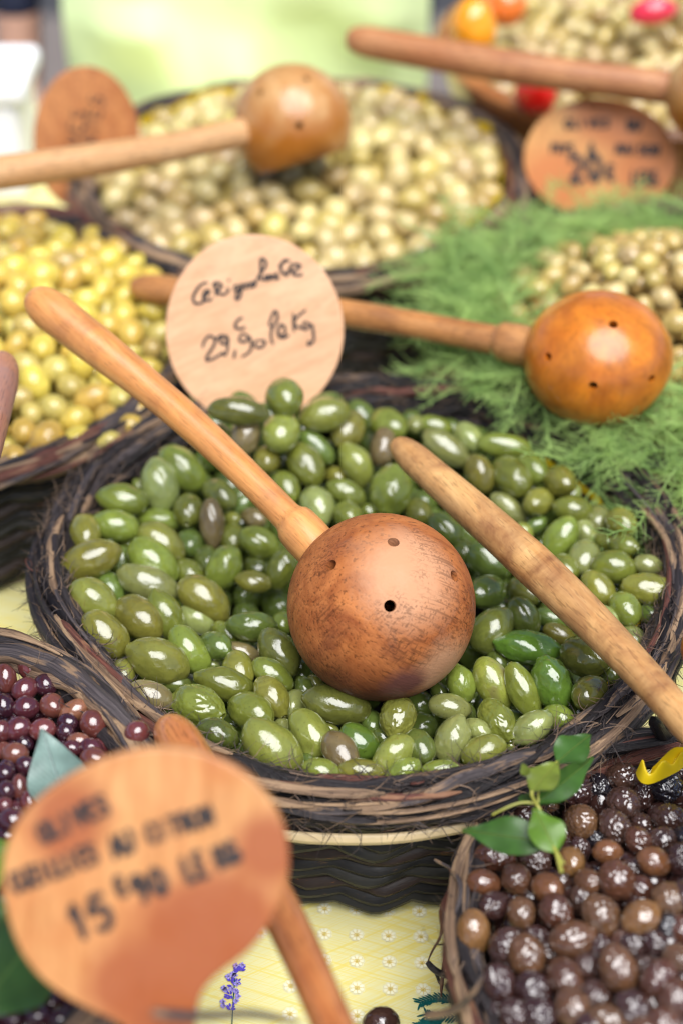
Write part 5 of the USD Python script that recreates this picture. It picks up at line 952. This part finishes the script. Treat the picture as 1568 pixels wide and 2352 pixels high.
pr = thing('person', 'vendor in navy clothes and a pale green apron standing behind the stall', 'person', (-0.11, 1.90, -0.75))
def hullchain(pairs):
    S = manifold3d.Manifold.sphere; out = None
    for (a, ra), (b, rb) in pairs:
        h = manifold3d.Manifold.batch_hull([S(ra, 24).translate(list(map(float, a))), S(rb, 24).translate(list(map(float, b)))]); out = h if out is None else out + h
    return out
cx, cy = -0.11, 1.90
def pp(x, y, z): return (cx + x, cy + y, z)
body = hullchain([((pp(-.10, 0, .05), .125), (pp(.10, 0, .05), .125)), ((pp(-.10, 0, .05), .125), (pp(-.085, 0, .30), .10)), ((pp(.10, 0, .05), .125), (pp(.085, 0, .30), .10)), ((pp(-.085, 0, .30), .10), (pp(.085, 0, .30), .10)), ((pp(-.11, 0, .52), .105), (pp(.11, 0, .52), .105)), ((pp(-.085, 0, .30), .10), (pp(-.11, 0, .52), .105)), ((pp(.085, 0, .30), .10), (pp(.11, 0, .52), .105)), ((pp(0, 0, .55), .10), (pp(0, -.01, .70), .055)),
    ((pp(-.10, 0, .02), .105), (pp(-.10, 0, -.33), .065)), ((pp(-.10, 0, -.33), .065), (pp(-.10, 0, -.66), .045)), ((pp(.10, 0, .02), .105), (pp(.10, 0, -.33), .065)), ((pp(.10, 0, -.33), .065), (pp(.10, 0, -.66), .045)), ((pp(-.10, .02, -.70), .045), (pp(-.10, -.14, -.715), .034)), ((pp(.10, .02, -.70), .045), (pp(.10, -.14, -.715), .034)), ((pp(-.10, 0, -.66), .045), (pp(-.10, .02, -.70), .045)), ((pp(.10, 0, -.66), .045), (pp(.10, .02, -.70), .045)),
    ((pp(-.20, 0, .55), .055), (pp(-.27, .03, .28), .042)), ((pp(-.27, .03, .28), .042), (pp(-.285, -.02, .06), .03)), ((pp(.20, 0, .55), .055), (pp(.27, .03, .28), .042)), ((pp(.27, .03, .28), .042), (pp(.285, -.02, .06), .03)), ((pp(-.11, 0, .52), .105), (pp(-.20, 0, .55), .055)), ((pp(.11, 0, .52), .105), (pp(.20, 0, .55), .055))])
bm = body.refine_to_length(0.02).to_mesh(); bt = trimesh.Trimesh(bm.vert_properties[:, :3], bm.tri_verts); trimesh.smoothing.filter_taubin(bt, iterations=12)
NAVY = plain_mat('navy_cloth', (0.012, 0.016, 0.042), 0.85, 0.25, 60, 0.3)
obj('body', bt, NAVY, pr, smooth=True)
SK = plain_mat('skin_look', (0.48, 0.27, 0.19), 0.5, 0.08)
head = manifold3d.Manifold.sphere(.095, 40).scale([.82, .98, 1.2]).translate(list(pp(0, -.02, .84))) + manifold3d.Manifold.sphere(.018, 16).scale([1, 1.2, 1.5]).translate(list(pp(0, -.118, .82))) + manifold3d.Manifold.sphere(.025, 16).scale([.5, 1, 1.4]).translate(list(pp(-.08, 0, .83))) + manifold3d.Manifold.sphere(.025, 16).scale([.5, 1, 1.4]).translate(list(pp(.08, 0, .83)))
obj('head', head, SK, pr, smooth=True); obj('hair', manifold3d.Manifold.sphere(.10, 32).scale([.86, 1, 1.1]).translate(list(pp(0, .005, .875))) - manifold3d.Manifold.cube([.3, .2, .3], True).translate(list(pp(0, -.14, .80))), plain_mat('hair_look', (.03, .018, .01), .6), pr, smooth=True)
for sx in (-1, 1):
    fg = [((pp(sx * .285, -.02, .04), .028), (pp(sx * .287, -.04, -.03), .026))]
    for k in range(4): fg += [((pp(sx * .287, -.065 + .017 * k, -.04), .0085), (pp(sx * .283, -.072 + .019 * k, -.085 - .01 * (k in (1, 2))), .0075)), ((pp(sx * .283, -.072 + .019 * k, -.085 - .01 * (k in (1, 2))), .0075), (pp(sx * .272, -.074 + .019 * k, -.115 - .01 * (k in (1, 2))), .0065))]
    fg += [((pp(sx * .275, -.06, -.01), .010), (pp(sx * .262, -.09, -.05), .008))]
    obj('hand', hullchain(fg), SK, pr, smooth=True)
# the apron: a curved sheet hung over hips and thighs, with soft folds
a = np.linspace(-1, 1, 60); zz_ = np.linspace(0.36, -0.36, 40); V = []
for z in zz_:
    for s_ in a:
        x = s_ * 0.212; front = -0.165 - 0.012 * (z < .1) * (0.1 - z) * 2; y = front + 0.055 * abs(s_) ** 3
        y += 0.034 * (meshkit.fbm(np.array([[s_ * 2.3 + z * 2.4, z * 5.0, 1.0]]), 2, 5)[0] - .5) * 2 * (0.5 + (z < .1)) + 0.004 * math.sin(s_ * 9 - z * 16)
        V.append(pp(x, y, z))
V = np.array(V); i_, j_ = np.meshgrid(np.arange(39), np.arange(59), indexing='ij'); k = (i_ * 60 + j_).ravel(); F = np.vstack([np.stack([k, k + 60, k + 61], 1), np.stack([k, k + 61, k + 1], 1)])
m_ = len(V); V = np.vstack([V, V + [0, 0.0015, 0]]); F = np.vstack([F, F[:, ::-1] + m_])
obj('apron', (V, F), plain_mat('apron_green', (0.66, 0.78, 0.40), 0.8, 0.05, 8), pr, smooth=60)

# olives that still share a description are told apart by their order across the picture, or down it
ORD = ['leftmost', 'second', 'third', 'fourth', 'fifth', 'sixth', 'seventh', 'eighth', 'ninth', 'tenth', 'eleventh', 'twelfth']
NUM = ['', 'one', 'two', 'three', 'four', 'five', 'six', 'seven', 'eight', 'nine', 'ten', 'eleven', 'twelve']
for (grp, lab), L in LAB.items():
    n = len(L)
    if n == 1 or n > 12: continue
    for i, (X, Y, path) in enumerate(sorted(L)):
        head = 'leftmost' if i == 0 else 'rightmost' if i == n - 1 else 'middle' if n == 3 else ORD[i] + ' from left'
        new = f'{head} of {NUM[n]} {lab}'.replace(' olive ', ' olives ', 1)
        if len(new.split()) > 16: new = new.replace(' from left', '', 1)
        while len(new.split()) > 16: new = new.replace(' with stem hole', '', 1) if ' with stem hole' in new else ' '.join(new.split()[:16])
        if len(new.split()) > 16: new = new.replace('half brown', 'half brown', 1)
        prim(path).SetCustomDataByKey('label', new)
